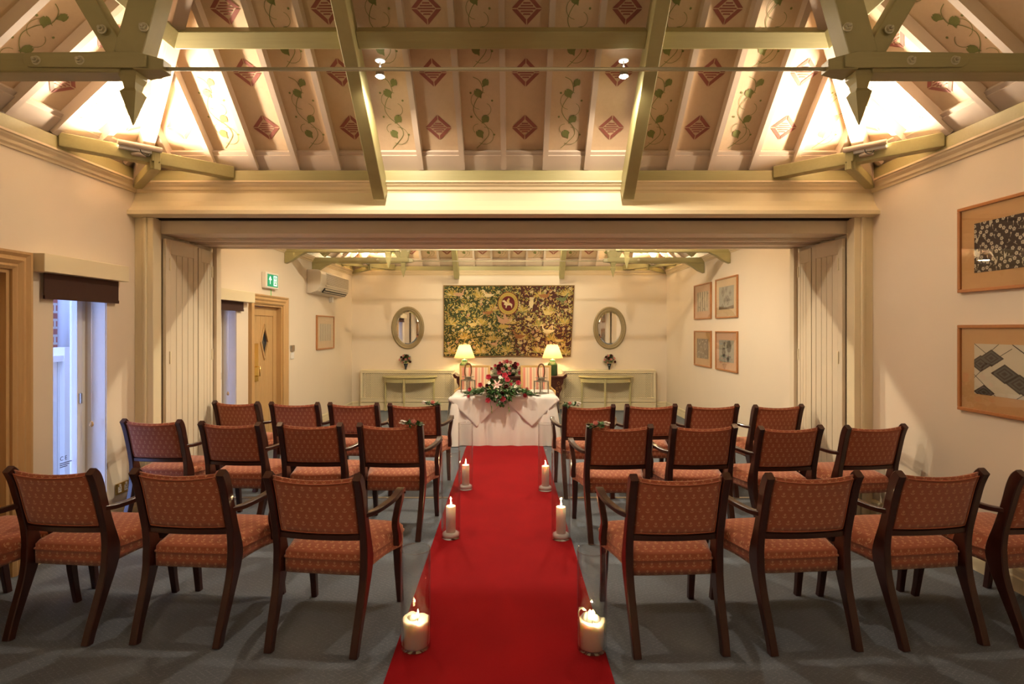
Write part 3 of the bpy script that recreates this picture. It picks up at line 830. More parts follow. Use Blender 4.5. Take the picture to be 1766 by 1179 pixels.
# thermostat
t = thing('thermostat', 'small grey and white thermostat beside the oak door', 'thermostat', (-W, 7.95, 1.32), PI/2)
m = MB(); m.bb(-.055, .055, -.028, -.001, -.04, .05); m.build('casing', STEEL, t, bevel=.004)
m = MB(); m.bb(-.05, .05, -.02, -.001, -.15, -.055); m.build('switch_plate', WHITE, t, bevel=.003)
# socket
t = thing('wall_socket', 'brass double socket low on the left wall under the window', 'socket', (-W, 4.50, .29), PI/2)
m = MB(); m.bb(-.075, .075, -.010, -.0005, -.045, .045); m.build('brass_plate', BRASS, t, bevel=.003)
for sx_ in (-.036, .036):
    m = MB(); m.bb(sx_-.018, sx_+.018, -.013, -.0095, -.03, .018)
    m.build('socket_face', WHITE, t)
    m = MB(); m.bb(sx_-.003, sx_+.003, -.0145, -.012, .002, .012); m.bb(sx_-.012, sx_-.005, -.0145, -.012, -.015, -.010); m.bb(sx_+.005, sx_+.012, -.0145, -.012, -.015, -.010); m.build('pin_holes', BLACK, t)
    m = MB(); m.bb(sx_-.008, sx_+.008, -.018, -.0095, .022, .038); m.build('rocker_switch', WHITE, t)

# ------------------------------------------------------------------ pictures
MATC = plain('cream_mount', (.68, .50, .31), .8); MATO = wood('wood_veneer_mount', (.52, .29, .12), (.64, .38, .17), .5, (6, 6, 30), .0); MATP = plain('pink_mount', (.66, .40, .26), .8)
PAP = plain('print_paper', (.62, .55, .42), .8); PAPG = plain('print_grey', (.36, .35, .30), .8)
INK = plain('print_dark', (.055, .035, .028), .8); INKB = plain('print_brown', (.13, .08, .055), .8); INKG = plain('print_mid_grey', (.10, .09, .08), .8)
def picture(loc, rz, w_, h_, mw, art, label, mm, base_, fw=.022):
    t = thing('framed_picture', label, 'picture', loc, rz)
    m = MB(); hw, hh = w_/2, h_/2
    for (a, b, c, d) in ((-hw, hw, hh-fw, hh), (-hw, hw, -hh, -hh+fw)): m.bb(a, b, -.028, -.001, c, d)
    for (a, b) in ((-hw, -hw+fw), (hw-fw, hw)): m.bb(a, b, -.028, -.001, -hh+fw, hh-fw)
    m.build('frame', FRAMEW, t, bevel=.004)
    m = MB(); m.bb(-hw+fw*.6, hw-fw*.6, -.012, -.002, -hh+fw*.6, hh-fw*.6); m.build('mount', mm, t)
    pw, ph = hw-mw, hh-mw
    m = MB(); m.mat(base_); m.bb(-pw, pw, -.0135, -.011, -ph, ph)
    art(m, pw, ph); m.build('print', None, t, normals=False)
    m = MB(); m.bb(-hw+fw*.8, hw-fw*.8, -.020, -.018, -hh+fw*.8, hh-fw*.8); m.build('picture_glass', GLASS, t)
    return t
def clipbox(pts, pw, ph):
    def clip(P, f, inter):
        out = []
        for i in range(len(P)):
            a, b = P[i-1], P[i]
            if f(b):
                if not f(a): out.append(inter(a, b))
                out.append(b)
            elif f(a): out.append(inter(a, b))
        return out
    for ax, lim, sg in ((0, pw, 1), (0, -pw, -1), (1, ph, 1), (1, -ph, -1)):
        f = lambda p: sg*p[ax] <= sg*lim+1e-9
        def inter(a, b):
            t = (lim-a[ax])/(b[ax]-a[ax]); return (a[0]+(b[0]-a[0])*t, a[1]+(b[1]-a[1])*t)
        pts = clip(pts, f, inter)
        if len(pts) < 3: return []
    return pts
def shp(m, mat_, pts, pw, ph, lay=1):
    q = clipbox(pts, pw, ph)
    if q: m.mat(mat_); m.poly([(a, -.0135-.0004*lay, b) for a, b in q])
def ngon(cx, cy, rx, ry, n=10, a0=0): return [(cx+rx*math.cos(a0+2*PI*k/n), cy+ry*math.sin(a0+2*PI*k/n)) for k in range(n)]
def line(x0, y0, x1, y1, w_):
    dx, dy = x1-x0, y1-y0; L = math.hypot(dx, dy); nx, ny = -dy/L*w_/2, dx/L*w_/2
    return [(x0+nx, y0+ny), (x1+nx, y1+ny), (x1-nx, y1-ny), (x0-nx, y0-ny)]
def art_blossom(m, pw, ph):
    R = random.Random(3); pts = []
    for _ in range(900):
        x, y = R.uniform(-pw, pw), R.uniform(-ph, ph)
        if all((x-a)**2+(y-b)**2 > .027**2 for a, b in pts): pts.append((x, y))
    for i, (x, y) in enumerate(pts):
        if i % 3 < 2:
            for k in range(5):
                a = k*2*PI/5+x*20; shp(m, PAP, ngon(x+.008*math.cos(a), y+.008*math.sin(a), .0056, .0056, 6), pw, ph, 1)
            shp(m, INK, ngon(x, y, .0028, .0028, 6), pw, ph, 2)
        else:
            a = R.uniform(0, PI); shp(m, PAP, line(x-.015*math.cos(a), y-.015*math.sin(a), x+.015*math.cos(a), y+.015*math.sin(a), .0022), pw, ph, 1)
            shp(m, PAP, ngon(x, y+.01, .004, .0075, 6), pw, ph, 1)
    for (x, y) in ((-pw+.02, .03), (-pw+.12, .12), (-.05, -.1), (.12, .05), (-pw+.16, -.13)):
        shp(m, PAP, [(x, y), (x+.012, y+.02), (x+.016, y+.045), (x+.006, y+.03), (x-.004, y+.055), (x-.006, y+.02)], pw, ph, 3)
def art_zigzag(m, pw, ph):
    def dia(cx, cy, s):
        for k, mt in enumerate((INK, INKG, INK, INKG, INK)):
            q = s*(1-k*.19); shp(m, mt, [(cx-q, cy), (cx, cy+q*.62), (cx+q, cy), (cx, cy-q*.62)], pw, ph, 2+k)
    for (cx, cy, s) in ((-pw+.13, ph-.09, .09), (-pw+.05, ph-.13, .09), (-.05, -.02, .10), (.05, -.075, .10), (.14, -.12, .10), (.2, .08, .1), (-.2, -.15, .08)): dia(cx, cy, s)
    for (x0, y0, x1, y1) in ((-pw, .02, -.05, .20), (-.05, .20, .12, .09), (.12, .09, pw, .3), (-pw, -.06, -.1, .1), (-pw, -.04, -.05, -.22), (-.05, -.22, .1, -.12), (.1, -.12, pw, -.3), (-.15, .05, .0, .14), (-pw, ph-.0, -.1, ph-.12), (.0, ph, .15, ph-.1)):
        shp(m, INK, line(x0, y0, x1, y1, .004), pw, ph, 1)
def art_stripes(m, pw, ph):
    for i in range(5):
        x = -pw+(i+.5)*2*pw/5
        shp(m, INKB, line(x, -ph, x, ph, .035), pw, ph, 1)
    R = random.Random(5)
    for k in range(12): shp(m, PAP, ngon(R.uniform(-pw, pw), R.uniform(-ph, ph*.3), .015, .04, 8, 0), pw, ph, 2)
    for k in range(6): shp(m, INKG, ngon(R.uniform(-pw, pw), R.uniform(-ph, ph), .02, .012, 8), pw, ph, 3)
def art_diamonds(m, pw, ph):
    for (x, y, s) in ((-.12, .09, .075), (0, .12, .05), (.06, .18, .04), (.06, -.04, .075), (-.06, -.05, .05), (-.14, -.14, .06), (.0, .0, .04), (.14, .06, .05), (-.02, -.17, .05)):
        shp(m, INKG, [(x-s, y), (x, y+s), (x+s, y), (x, y-s)], pw, ph, 1)
        shp(m, PAPG, [(x-s*.75, y), (x, y+s*.75), (x+s*.75, y), (x, y-s*.75)], pw, ph, 2)
        shp(m, INKG, [(x-s*.5, y), (x, y+s*.5), (x+s*.5, y), (x, y-s*.5)], pw, ph, 3)
    shp(m, INKB, [(-pw, -ph), (-pw, -ph+.05), (-.05, -ph+.02), (pw, -ph+.05), (pw, -ph)], pw, ph, 4)
def art_rings(m, pw, ph):
    for (x, y) in ((-.14, .12), (.0, .16), (.12, .04), (-.06, -.02), (.03, -.12), (-.17, -.1), (.16, -.16), (.17, .18)):
        for k in range(12):
            a = k*PI/6; shp(m, PAP, ngon(x+.045*math.cos(a), y+.05*math.sin(a), .009, .010, 6), pw, ph, 1)
def art_flowers(m, pw, ph):
    for (x, y, r) in ((-.09, -.02, .06), (.10, .07, .075), (-.07, .10, .03), (.07, -.11, .035)):
        for k in range(6): a = k*PI/3; shp(m, INKG, ngon(x+r*.6*math.cos(a), y+r*.7*math.sin(a), r*.55, r*.55, 9), pw, ph, 1+(k % 2))
    for (a, b, c, d) in ((-.08, -.05, -.03, -.25), (.10, .02, .05, -.25), (-.12, .02, -.14, .15), (-.06, .04, -.02, .16)): shp(m, INKG, line(a, b, c, d, .01), pw, ph, 3)
def art_columns(m, pw, ph):
    for i in range(7):
        x = -pw+(i+.5)*2*pw/7
        for j in range(18):
            y = -ph+(j+.5)*2*ph/18; shp(m, INK, [(x-.016, y-.007), (x, y+.004), (x+.016, y-.007), (x+.016, y+.002), (x, y+.012), (x-.016, y+.002)], pw, ph, 1)
R90 = -PI/2
picture((W, 3.342, 2.14), R90, .80, .578, .125, art_blossom, 'large framed print of pale blossoms on dark brown, upper right wall', MATO, INK)
picture((W, 3.342, 1.34), R90, .80, .582, .125, art_zigzag, 'large framed print of dark zigzag diamonds, lower right wall', MATO, PAP)
picture((W, 7.83, 2.06), R90, .80, .59, .13, art_diamonds, 'small framed print of grey diamonds, upper one nearer the folding doors', MATC, PAPG)
picture((W, 8.81, 2.055), R90, .78, .575, .13, art_stripes, 'small framed print of brown vertical stripes, upper one nearer the end wall', MATP, PAP)
picture((W, 7.83, 1.288), R90, .80, .578, .13, art_flowers, 'small framed print of dark flower silhouettes, lower one nearer the folding doors', MATP, PAPG)
picture((W, 8.81, 1.29), R90, .78, .58, .13, art_rings, 'small framed print of pale scalloped rings, lower one nearer the end wall', MATO, INKB)
picture((-W, 9.355, 1.55), PI/2, .86, .575, .14, art_columns, 'framed print of dark patterned columns on the left wall below the air conditioner', MATC, PAP)

# ------------------------------------------------------------------ mirrors
def mirror(x, z, label):
    t = thing('oval_mirror', label, 'mirror', (x, Y3, z), 0, 'oval mirrors')
    def ring(rx, rz_, y): return [(rx*math.cos(2*PI*k/48), y, rz_*math.sin(2*PI*k/48)) for k in range(48)]
    m = MB(); m.smooth = True
    R = [ring(.33, .43, -.001), ring(.33, .43, -.02), ring(.32, .42, -.036), ring(.295, .395, -.04), ring(.285, .385, -.028), ring(.27, .37, -.036), ring(.255, .352, -.034), ring(.248, .345, -.022), ring(.243, .34, -.028), ring(.235, .332, -.012)]
    m.rings(R, caps=False); m.build('frame', MIRF, t)
    m = MB(); m.poly(ring(.215, .31, -.016)); m.rings([ring(.215, .31, -.016), ring(.238, .335, -.011)], caps=False)
    m.build('mirror_glass', MIRROR, t, normals=False)
mirror(-2.04, 1.635, 'oval mirror in an aged gilt frame left of the tapestry')
mirror(2.02, 1.63, 'oval mirror in an aged gilt frame right of the tapestry')

# ------------------------------------------------------------------ tapestry
TAPB = plain('tapestry_border', (.22, .13, .05), .9, var=.2, scale=30)
def mk_tap():
    m, nt, bs = new_mat('tapestry_ground')
    v = coords(nt); n = noise(nt, v, 60, 4); n2 = noise(nt, v, 2.2, 3)
    sp = nt.nodes.new('ShaderNodeSeparateXYZ'); nt.links.new(v, sp.inputs[0])
    f = (X(sp.outputs[0])*3.0 + (X(n2.outputs[0])-.5)*3).op('ADD', X(sp.outputs[0])*3.0 + (X(n2.outputs[0])-.5)*3, .35).max(0).min(1)
    g = mixc(nt, n.outputs[0], (.018, .028, .010), (.055, .065, .022)); r = mixc(nt, n.outputs[0], (.035, .010, .010), (.09, .026, .02))
    nt.links.new(mixc(nt, f, g, r), bs.inputs['Base Color']); bs.inputs['Roughness'].default_value = .95; return m
TAPG = mk_tap()
TC = [plain('yarn_%s' % n, c, .95, var=.25, scale=60) for n, c in (('gold', (.42, .30, .07)), ('olive', (.26, .24, .07)), ('sand', (.52, .40, .17)), ('cream', (.58, .48, .28)), ('rust', (.30, .13, .05)), ('sage', (.15, .19, .09)), ('pink', (.46, .28, .17)), ('maroon', (.12, .015, .018)))]
GOLD, OLV, SAND, CRM, RUST, SAGE, PNK, MRN = TC
def tapestry():
    t = thing('wall_tapestry', 'large woven tapestry of birds, flowers and leaves with a red roundel', 'tapestry', (0, Y3, 0), 0)
    R = random.Random(11)
    x0, x1, z0, z1 = -1.32, 1.315, 1.05, 2.49
    def S(x, z, l=0):
        u = (x-x0)/(x1-x0); v = (z-z0)/(z1-z0)
        xx = x - (.075*(1-v) if u > .5 else 0)*max(0, (u-.5)*2)
        zz = z - .008*math.sin(u*PI*3)*(1-v) + (.02*(1-u))*(1-v)*0
        return (xx, -.022-.006*math.sin(u*17)-.004*math.sin(v*7+u*5)-.0008*l, zz)
    m = MB(); m.mat(TAPG)
    nu, nv = 60, 24
    m.grid(lambda i, j: S(lerp(x0, x1, i), lerp(z0, z1, j)), nu, nv)
    def pg(mt, pts, l):
        pts = [(min(max(a, x0+.012), x1-.012), min(max(b, z0+.012), z1-.012)) for a, b in pts]
        m.mat(mt); m.poly([S(a, b, l) for a, b in pts])
    def leaf(x, z, a, L, wd, mt, l):
        ca, sa = math.cos(a), math.sin(a)
        pg(mt, [(x+ca*p*L-sa*q*wd, z+sa*p*L+ca*q*wd) for p, q in ((0, 0), (.3, .45), (.65, .4), (1, .05), (.6, -.3), (.25, -.35))], l)
    # background twigs and leaves
    for _ in range(2600):
        x, z = R.uniform(x0, x1), R.uniform(z0, z1)
        leaf(x, z, R.uniform(0, 2*PI), R.uniform(.035, .075), R.uniform(.014, .026), R.choice([GOLD, OLV, SAND, SAGE, OLV, GOLD, RUST if R.random() < .4 else SAND]), 1+R.random())
    # fan plants
    gx, gz = 9, 5
    for i in range(gx):
        for j in range(gz):
            if (i+j) % 2: continue
            x = lerp(x0+.14, x1-.14, i/(gx-1))+R.uniform(-.04, .04); z = lerp(z0+.08, z1-.22, j/(gz-1))+R.uniform(-.03, .03)
            n = R.randint(11, 15)
            for k in range(n):
                a = lerp(.05, PI-.05, k/(n-1))+R.uniform(-.08, .08); L = R.uniform(.11, .19)
                leaf(x, z, a, L, .028, R.choice([GOLD, SAND, OLV, GOLD]), 3+k*.05)
    # five petalled flowers
    for _ in range(190):
        x, z = R.uniform(x0+.05, x1-.05), R.uniform(z0+.05, z1-.05); r = R.uniform(.012, .022); mt = R.choice([CRM, SAND, PNK, CRM])
        for k in range(5):
            a = k*2*PI/5+x*9; pg(mt, ngon(x+r*math.cos(a), z+r*math.sin(a), r*.62, r*.62, 6), 5)
        pg(RUST, ngon(x, z, r*.4, r*.4, 6), 5.4)
    # roundel with a rider shape
    cx, cz = -.02, 2.12
    pg(MRN, ngon(cx, cz, .215, .24, 30), 6); pg(GOLD, ngon(cx, cz, .20, .225, 30), 6.5)
    for k in range(26):
        a = k*2*PI/26; pg(OLV, ngon(cx+.165*math.cos(a), cz+.185*math.sin(a), .010, .012, 5), 7)
    pg(MRN, ngon(cx, cz, .135, .15, 30), 7.2)
    pg(CRM, [(cx-.09, cz-.02), (cx-.07, cz+.02), (cx-.11, cz+.03), (cx-.12, cz+.055), (cx-.08, cz+.075), (cx-.05, cz+.045), (cx-.01, cz+.02), (cx+.05, cz+.01), (cx+.085, cz-.02), (cx+.075, cz-.10), (cx+.055, cz-.05), (cx+.03, cz-.035), (cx-.02, cz-.04), (cx-.035, cz-.09), (cx-.055, cz-.09), (cx-.05, cz-.04)], 8)
    pg(SAND, [(cx-.01, cz), (cx+.03, cz+.0), (cx+.02, cz+.06), (cx+.035, cz+.09), (cx+.01, cz+.115), (cx-.01, cz+.09), (cx-.03, cz+.06)], 8.5)
    # birds and beasts
    def bird(x, z, s, mt, f=1):
        pg(mt, [(x+f*a*s, z+b*s) for a, b in ((-.6, .0), (-.2, -.2), (.25, -.18), (.5, .0), (.45, .15), (.62, .42), (.60, .62), (.74, .64), (.9, .58), (.76, .74), (.58, .76), (.48, .62), (.46, .42), (.25, .22), (-.1, .26), (-.5, .18), (-.85, .22))], 9)
        for q in (-.05, .15): pg(mt, [(x+f*(q-.02)*s, z-.15*s), (x+f*(q+.02)*s, z-.15*s), (x+f*(q+.03)*s, z-.5*s), (x+f*(q-.01)*s, z-.5*s)], 9)
    for (x, z, s, mt, f) in ((-1.0, 2.30, .16, PNK, 1), (-.42, 2.28, .16, CRM, -1), (1.08, 2.20, .17, SAGE, 1), (.78, 1.92, .15, SAND, -1), (.80, 1.56, .19, CRM, -1), (-.42, 1.93, .14, RUST, 1), (-.72, 1.70, .15, SAND, 1),
                             (.42, 1.80, .13, SAND, 1), (.72, 2.27, .17, RUST, 1), (-.12, 1.74, .14, PNK, 1), (1.03, 1.38, .13, SAND, -1), (.20, 1.45, .18, RUST, -1), (-.3, 1.3, .12, PNK, 1)): bird(x, z, s, mt, f)
    pg(CRM, [(.43, 2.02), (.47, 2.04), (.50, 2.12), (.49, 2.2), (.52, 2.25), (.41, 2.25), (.42, 2.2), (.40, 2.12)], 9)
    # swan over a nest
    pg(PNK, [(-.22, 1.78), (-.12, 1.70), (-.02, 1.74), (.06, 1.84), (-.02, 1.80), (-.06, 1.86), (-.08, 1.92), (-.12, 1.88), (-.10, 1.80), (-.16, 1.82), (-.26, 1.90)], 10); pg(GOLD, ngon(-.11, 1.66, .11, .035, 12), 10)
    m.mat(TAPB)
    for (a, b, c, d) in ((x0, x1, z0, z0+.018), (x0, x1, z1-.018, z1)): m.grid(lambda i, j: S(lerp(a, b, i), lerp(c, d, j), 12), 60, 1)
    for (a, b, c, d) in ((x0, x0+.015, z0, z1), (x1-.015, x1, z0, z1)): m.grid(lambda i, j: S(lerp(a, b, i), lerp(c, d, j), 12), 1, 24)
    m.build('woven_cloth', None, t, normals=False)
    b = MB(); b.grid(lambda i, j: (S(lerp(x0, x1, i), lerp(z0, z1, j))[0], -.004, S(lerp(x0, x1, i), lerp(z0, z1, j))[2]), 20, 6)
    b.build('backing', TAPB, t)
    b = MB(); b.smooth = True; b.tube([(x0+.02, -.012, z1-.012), (x1-.02, -.012, z1-.012)], .008, 8); b.build('hanging_rod', TAPB, t)
tapestry()

# ------------------------------------------------------------------ radiator covers, demilune tables
GRB = plain('radiator_grey_cream', (.34, .30, .20), .6)
def radiator_cover(cx, label):
    w_ = 1.86; dp = .17; hw = w_/2
    t = thing('radiator_cover', label, 'radiator cover', (cx, Y3, 0), 0, 'radiator covers')
    m = MB()
    m.bb(-hw, hw, -dp, -.001, .77, .80); m.bb(-hw+.01, -hw+.03, -dp+.02, -.001, .02, .77); m.bb(hw-.03, hw-.01, -dp+.02, -.001, .02, .77)
    m.build('cabinet', CREAM, t, bevel=.003)
    m = MB(); y1 = -dp; y0 = -dp+.025
    for (a, b, c, d) in ((-hw, hw, .735, .77), (-hw, hw, .155, .25), (-hw, -hw+.045, .25, .735), (hw-.045, hw, .25, .735)): m.bb(a, b, y1, y0, c, d)
    for (a, b, c, d) in ((-hw-.004, hw+.004, .775, .785), (-hw, hw, .235, .248), (-hw, hw, .165, .175)): m.bb(a, b, y1-.012, y1, c, d)
    m.bb(-hw, hw, y1-.018, y0, 0, .13); m.bb(-hw, hw, y1-.01, y0, .13, .15)
    m.build('front_frame', CREAM, t, bevel=.003)
    m = MB(); gx0, gx1, gz0, gz1 = -hw+.045, hw-.045, .25, .735
    st = .036; H = gz1-gz0
    for sg in (1, -1):
        k = gx0-H
        while k < gx1+H:
            # line x = k + (z-gz0) (sg=1) or x = k + H-(z-gz0)
            za = gz0; zb = gz1
            if sg == 1: xa, xb = k, k+H
            else: xa, xb = k+H, k
            def at(z): return xa+(xb-xa)*(z-gz0)/H
            zz = [za, zb]
            for lim in (gx0, gx1):
                zc = gz0+(lim-xa)/(xb-xa)*H
                if gz0 < zc < gz1: zz.append(zc)
            zz = [z for z in sorted(zz) if gx0-1e-6 <= at(z) <= gx1+1e-6]
            if len(zz) >= 2: m.beam((at(zz[0]), y0-.006-(.002 if sg > 0 else 0), zz[0]), (at(zz[-1]), y0-.006-(.002 if sg > 0 else 0), zz[-1]), .002, .013, (1, 0, -sg))
            k += st
    m.build('lattice_grille', CREAM, t)
    m = MB(); m.bb(-hw+.06, hw-.06, -.02, -.006, .05, .75); m.build('recess_shade_sheet', DARK, t)  # near-black sheet painting in the shade behind the lattice
    m = MB(); m.bb(-hw+.20, hw-.20, -.13, -.09, .12, .74)
    for k in range(20): m.bb(-hw+.22+k*.073, -hw+.25+k*.073, -.134, -.13, .14, .72)
    m.build('radiator', GRB, t)
radiator_cover(-2.02, 'cream latticed radiator cover left of the sideboard')
radiator_cover(1.98, 'cream latticed radiator cover right of the sideboard')
SAGEP = wood('sage_painted_wood', (.44, .39, .18), (.58, .52, .28), .4, (10, 10, 10), .03)
def demilune(cx, label):
    t = thing('demilune_table', label, 'side table', (cx, 10.72, 0), 0, 'half round side tables')
    def halfpts(r, ry, n=24): return [(r*math.cos(PI+PI*k/n), ry*math.sin(PI+PI*k/n)) for k in range(n+1)]
    m = MB(); P = halfpts(.54, .33)
    m.rings([[(x*q, y*q, z) for x, y in P] for q, z in ((.985, .66), (1, .668), (1, .682), (.985, .69))]); m.build('tabletop', SAGEP, t)
    m = MB(); P = halfpts(.50, .29); Q = halfpts(.48, .27)
    I = [[(x, y, .57) for x, y in P], [(x, y, .66) for x, y in P], [(x, y, .66) for x, y in Q], [(x, y, .57) for x, y in Q]]
    m.rings(I+[I[0]], close=False, caps=False); m.bb(-.50, .50, -.02, 0, .57, .66); m.build('apron', SAGEP, t)
    for (x, y) in ((-.475, -.03), (.475, -.03), (-.12, -.275), (.12, -.275)):
        if abs(x) < .2:
            if x > 0: continue
            x = -.06; y = -.285
        m = MB(); m.sweep([((x, y, .65), .042, .042), ((x, y, .45), .040, .040), ((x, y, .12), .030, .030), ((x, y-.006, .05), .034, .034), ((x, y-.015, 0), .040, .040)], (0,1,0)); m.build('leg', SAGEP, t)
demilune(-1.96, 'sage green half round table in front of the left radiator cover')
demilune(1.91, 'sage green half round table in front of the right radiator cover')

# ------------------------------------------------------------------ sideboard
SBZ = .71
t = thing('sideboard', 'dark red lacquered altar sideboard with upturned ends against the end wall', 'sideboard', (.02, 10.55, 0))
m = MB(); m.bb(-1.0, 1.0, -.20, .20, SBZ-.045, SBZ); m.build('top', DARKW, t, bevel=.005)
for s in (-1, 1):
    m = MB(); pr = [(1.0, -.045), (1.0, 0), (1.03, .012), (1.05, .035), (1.085, .045), (1.095, .02), (1.075, -.02), (1.05, -.045)]
    m.rings([[(s*x, -.20, SBZ+z) for x, z in pr], [(s*x, .20, SBZ+z) for x, z in pr]]); m.build('everted_end', DARKW, t, bevel=.004)
    m = MB(); pr = [(.99, .665), (1.03, .66), (1.02, .58), (.985, .52), (1.0, .46), (.955, .38), (.93, .28), (.95, .12), (.95, 0), (.86, 0), (.86, .665)]
    m.rings([[(s*x, -.17, z) for x, z in pr], [(s*x, .17, z) for x, z in pr]]); m.build('side_panel', DARKW, t, bevel=.004)
    m = MB(); m.smooth = True
    for (x, z, r) in ((.93, .58, .030), (.955, .50, .022), (.90, .48, .025), (.92, .41, .018)):
        m.tube([(s*x+r*math.cos(a)*(.4+a/9), -.175, z+r*math.sin(a)*(.4+a/9)) for a in [k*.5 for k in range(12)]], .0035, 5)
    m.build('gilt_scrollwork', GILT, t)
m = MB(); m.bb(-.86, .86, -.16, -.13, .56, .665)
for s in (-1, 1): m.rings([[(s*.86, y_, .56), (s*.86, y_, .44), (s*.78, y_, .52), (s*.6, y_, .56)] for y_ in (-.16, -.13)])
m.build('apron', DARKW, t, bevel=.003)
m = MB()
for k in range(5): m.bb(-.80+k*.33, -.52+k*.33, -.166, -.158, .585, .645)
m.build('carved_panels', DARKW, t, bevel=.004)

# ------------------------------------------------------------------ table lamps
def lamp(x, label):
    t = thing('table_lamp', label, 'table lamp', (x, 10.55, SBZ), 0, 'table lamps')
    m = MB(); m.smooth = True
    m.lathe([(.095, 0), (.098, .01), (.100, .20), (.095, .215), (.060, .26), (.055, .27)], n=32); m.build('ceramic_base', GREENC, t)
    m = MB(); m.smooth = True; m.lathe([(.052, .27), (.054, .278), (.054, .30), (.045, .305), (.012, .31), (.010, .36)], n=24); m.build('neck', plain('jade_collar', (.10, .34, .16), .25), t)
    m = MB(); m.smooth = True; m.lathe([(.205, .335), (.105, .595)], n=48, caps=False)
    sh = m.build('lamp_shade', SHADE, t)
    m = MB(); m.smooth = True; m.tube([(.205*math.cos(a), .205*math.sin(a), .335) for a in [2*PI*k/48 for k in range(48)]], .003, 6, True); m.tube([(.105*math.cos(a), .105*math.sin(a), .595) for a in [2*PI*k/48 for k in range(48)]], .003, 6, True)
    m.build('shade_trim', SHADE, sh)
    m = MB(); m.smooth = True; m.sphere((0, 0, .43), .028, 12, 1.2); m.build('bulb', BULB2, t)
    point('table_lamp_light', (x, 10.55, SBZ+.45), LAMP_E, (1, .76, .38), .04)
BULB2 = plain('warm_bulb', (1, .9, .7), .5, emit=(1, .78, .45), es=12)
lamp(-.865, 'lit table lamp with green jar base on the left of the sideboard')
lamp(.845, 'lit table lamp with green jar base on the right of the sideboard')

# ------------------------------------------------------------------ flowers
def rose_mesh(r, mats):
    m = MB(); m.smooth = True; m.mat(mats)
    for (k, rr, h, ph) in ((0, .35, .9, 0), (1, .62, .85, .5), (2, .85, .70, 1.1), (3, 1.0, .5, 1.7)):
        n = 20; R = []
        for (q, z) in ((.15, -.45), (.75, -.35), (1.0, .0), (.93, .45), (.98, .62)):
            R.append([(r*rr*q*(1+.07*math.sin(5*a+ph)), r*rr*q*(1+.07*math.sin(5*a+ph))*1 if False else 0, 0) for a in [0]])
        rings = []
        for (q, z) in ((.15, -.45), (.75, -.38), (1.0, .0), (.90, .45), (1.0, .60)):
            rings.append([(r*rr*q*(1+.10*math.sin(5*a+ph))*math.cos(a), r*rr*q*(1+.10*math.sin(5*a+ph))*math.sin(a), r*(z*h+.1*math.sin(5*a+ph+1)*(1 if z > 0 else 0))) for a in [2*PI*i/n for i in range(n)]])
        m.rings(rings, caps=False)
    return m
def leaf_add(m, p, d, L, wd, up=Vector((0,0,1))):
    p, d = Vector(p), Vector(d).normalized(); s = d.cross(up)
    if s.length < .05: s = Vector((1,0,0))
    s.normalize(); u = s.cross(d)
    a = p; b = p+d*L*.35+s*wd-u*wd*.25; c = p+d*L*.72+s*wd*.75-u*wd*.35; e = p+d*L-u*L*.18; f = p+d*L*.72-s*wd*.75-u*wd*.35; g = p+d*L*.35-s*wd-u*wd*.25; h = p+d*L*.4
    i = [m.av(q) for q in (a, b, c, e, f, g, h)]
    m.af((i[0], i[1], i[6])); m.af((i[1], i[2], i[6])); m.af((i[2], i[3], i[6])); m.af((i[3], i[4], i[6])); m.af((i[4], i[5], i[6])); m.af((i[5], i[0], i[6]))
PROTO = {}
def place_flower(parent, nm, p, d, key, maker):
    if key not in PROTO:
        o = maker(); PROTO[key] = o.data; 
    else:
        o = bpy.data.objects.new(nm, PROTO[key]); COL.objects.link(o)
    o.name = nm; o.parent = parent; o.location = p
    o.rotation_euler = Vector(d).to_track_quat('Z', 'Y').to_euler()
    return o
def rose(parent, p, d, r, kind):
    mt = {'pink': ROSE, 'pale': ROSEL, 'dark': ROSED}[kind]
    o = place_flower(parent, 'rose', p, d, 'rose'+kind, lambda: rose_mesh(.05, mt).build('rose', None))
    o.scale = (r/.05*1.12,)*3; return o
def daisy(parent, p, d, r):
    def mk():
        m = MB(); m.mat(PETALW)
        for k in range(10):
            a = 2*PI*k/10; dv = Vector((math.cos(a), math.sin(a), .35)); leaf_add(m, (0,0,0), dv, .03, .008)
        m.mat(PETALY); m.smooth = True; m.sphere((0,0,.004), .008, 8, .6); return m.build('daisy', None)
    o = place_flower(parent, 'daisy', p, d, 'daisy', mk); o.scale = (r/.03,)*3; return o
def lily(parent, p, d, r):
    def mk():
        m = MB(); m.mat(ROSEL)
        for k in range(6):
            a = 2*PI*k/6; dv = Vector((math.cos(a), math.sin(a), .55)); leaf_add(m, (0,0,0), dv, .09, .016)
            m.mat(PETALW); leaf_add(m, (0,0,.004), dv, .085, .006); m.mat(ROSEL)
        m.mat(ROSE); m.smooth = True
        for k in range(5): a = k*1.256; m.tube([(0,0,0), (.012*math.cos(a), .012*math.sin(a), .04)], .002, 5)
        return m.build('lily', None)
    o = place_flower(parent, 'lily', p, d, 'lily', mk); o.scale = (r/.09,)*3; return o

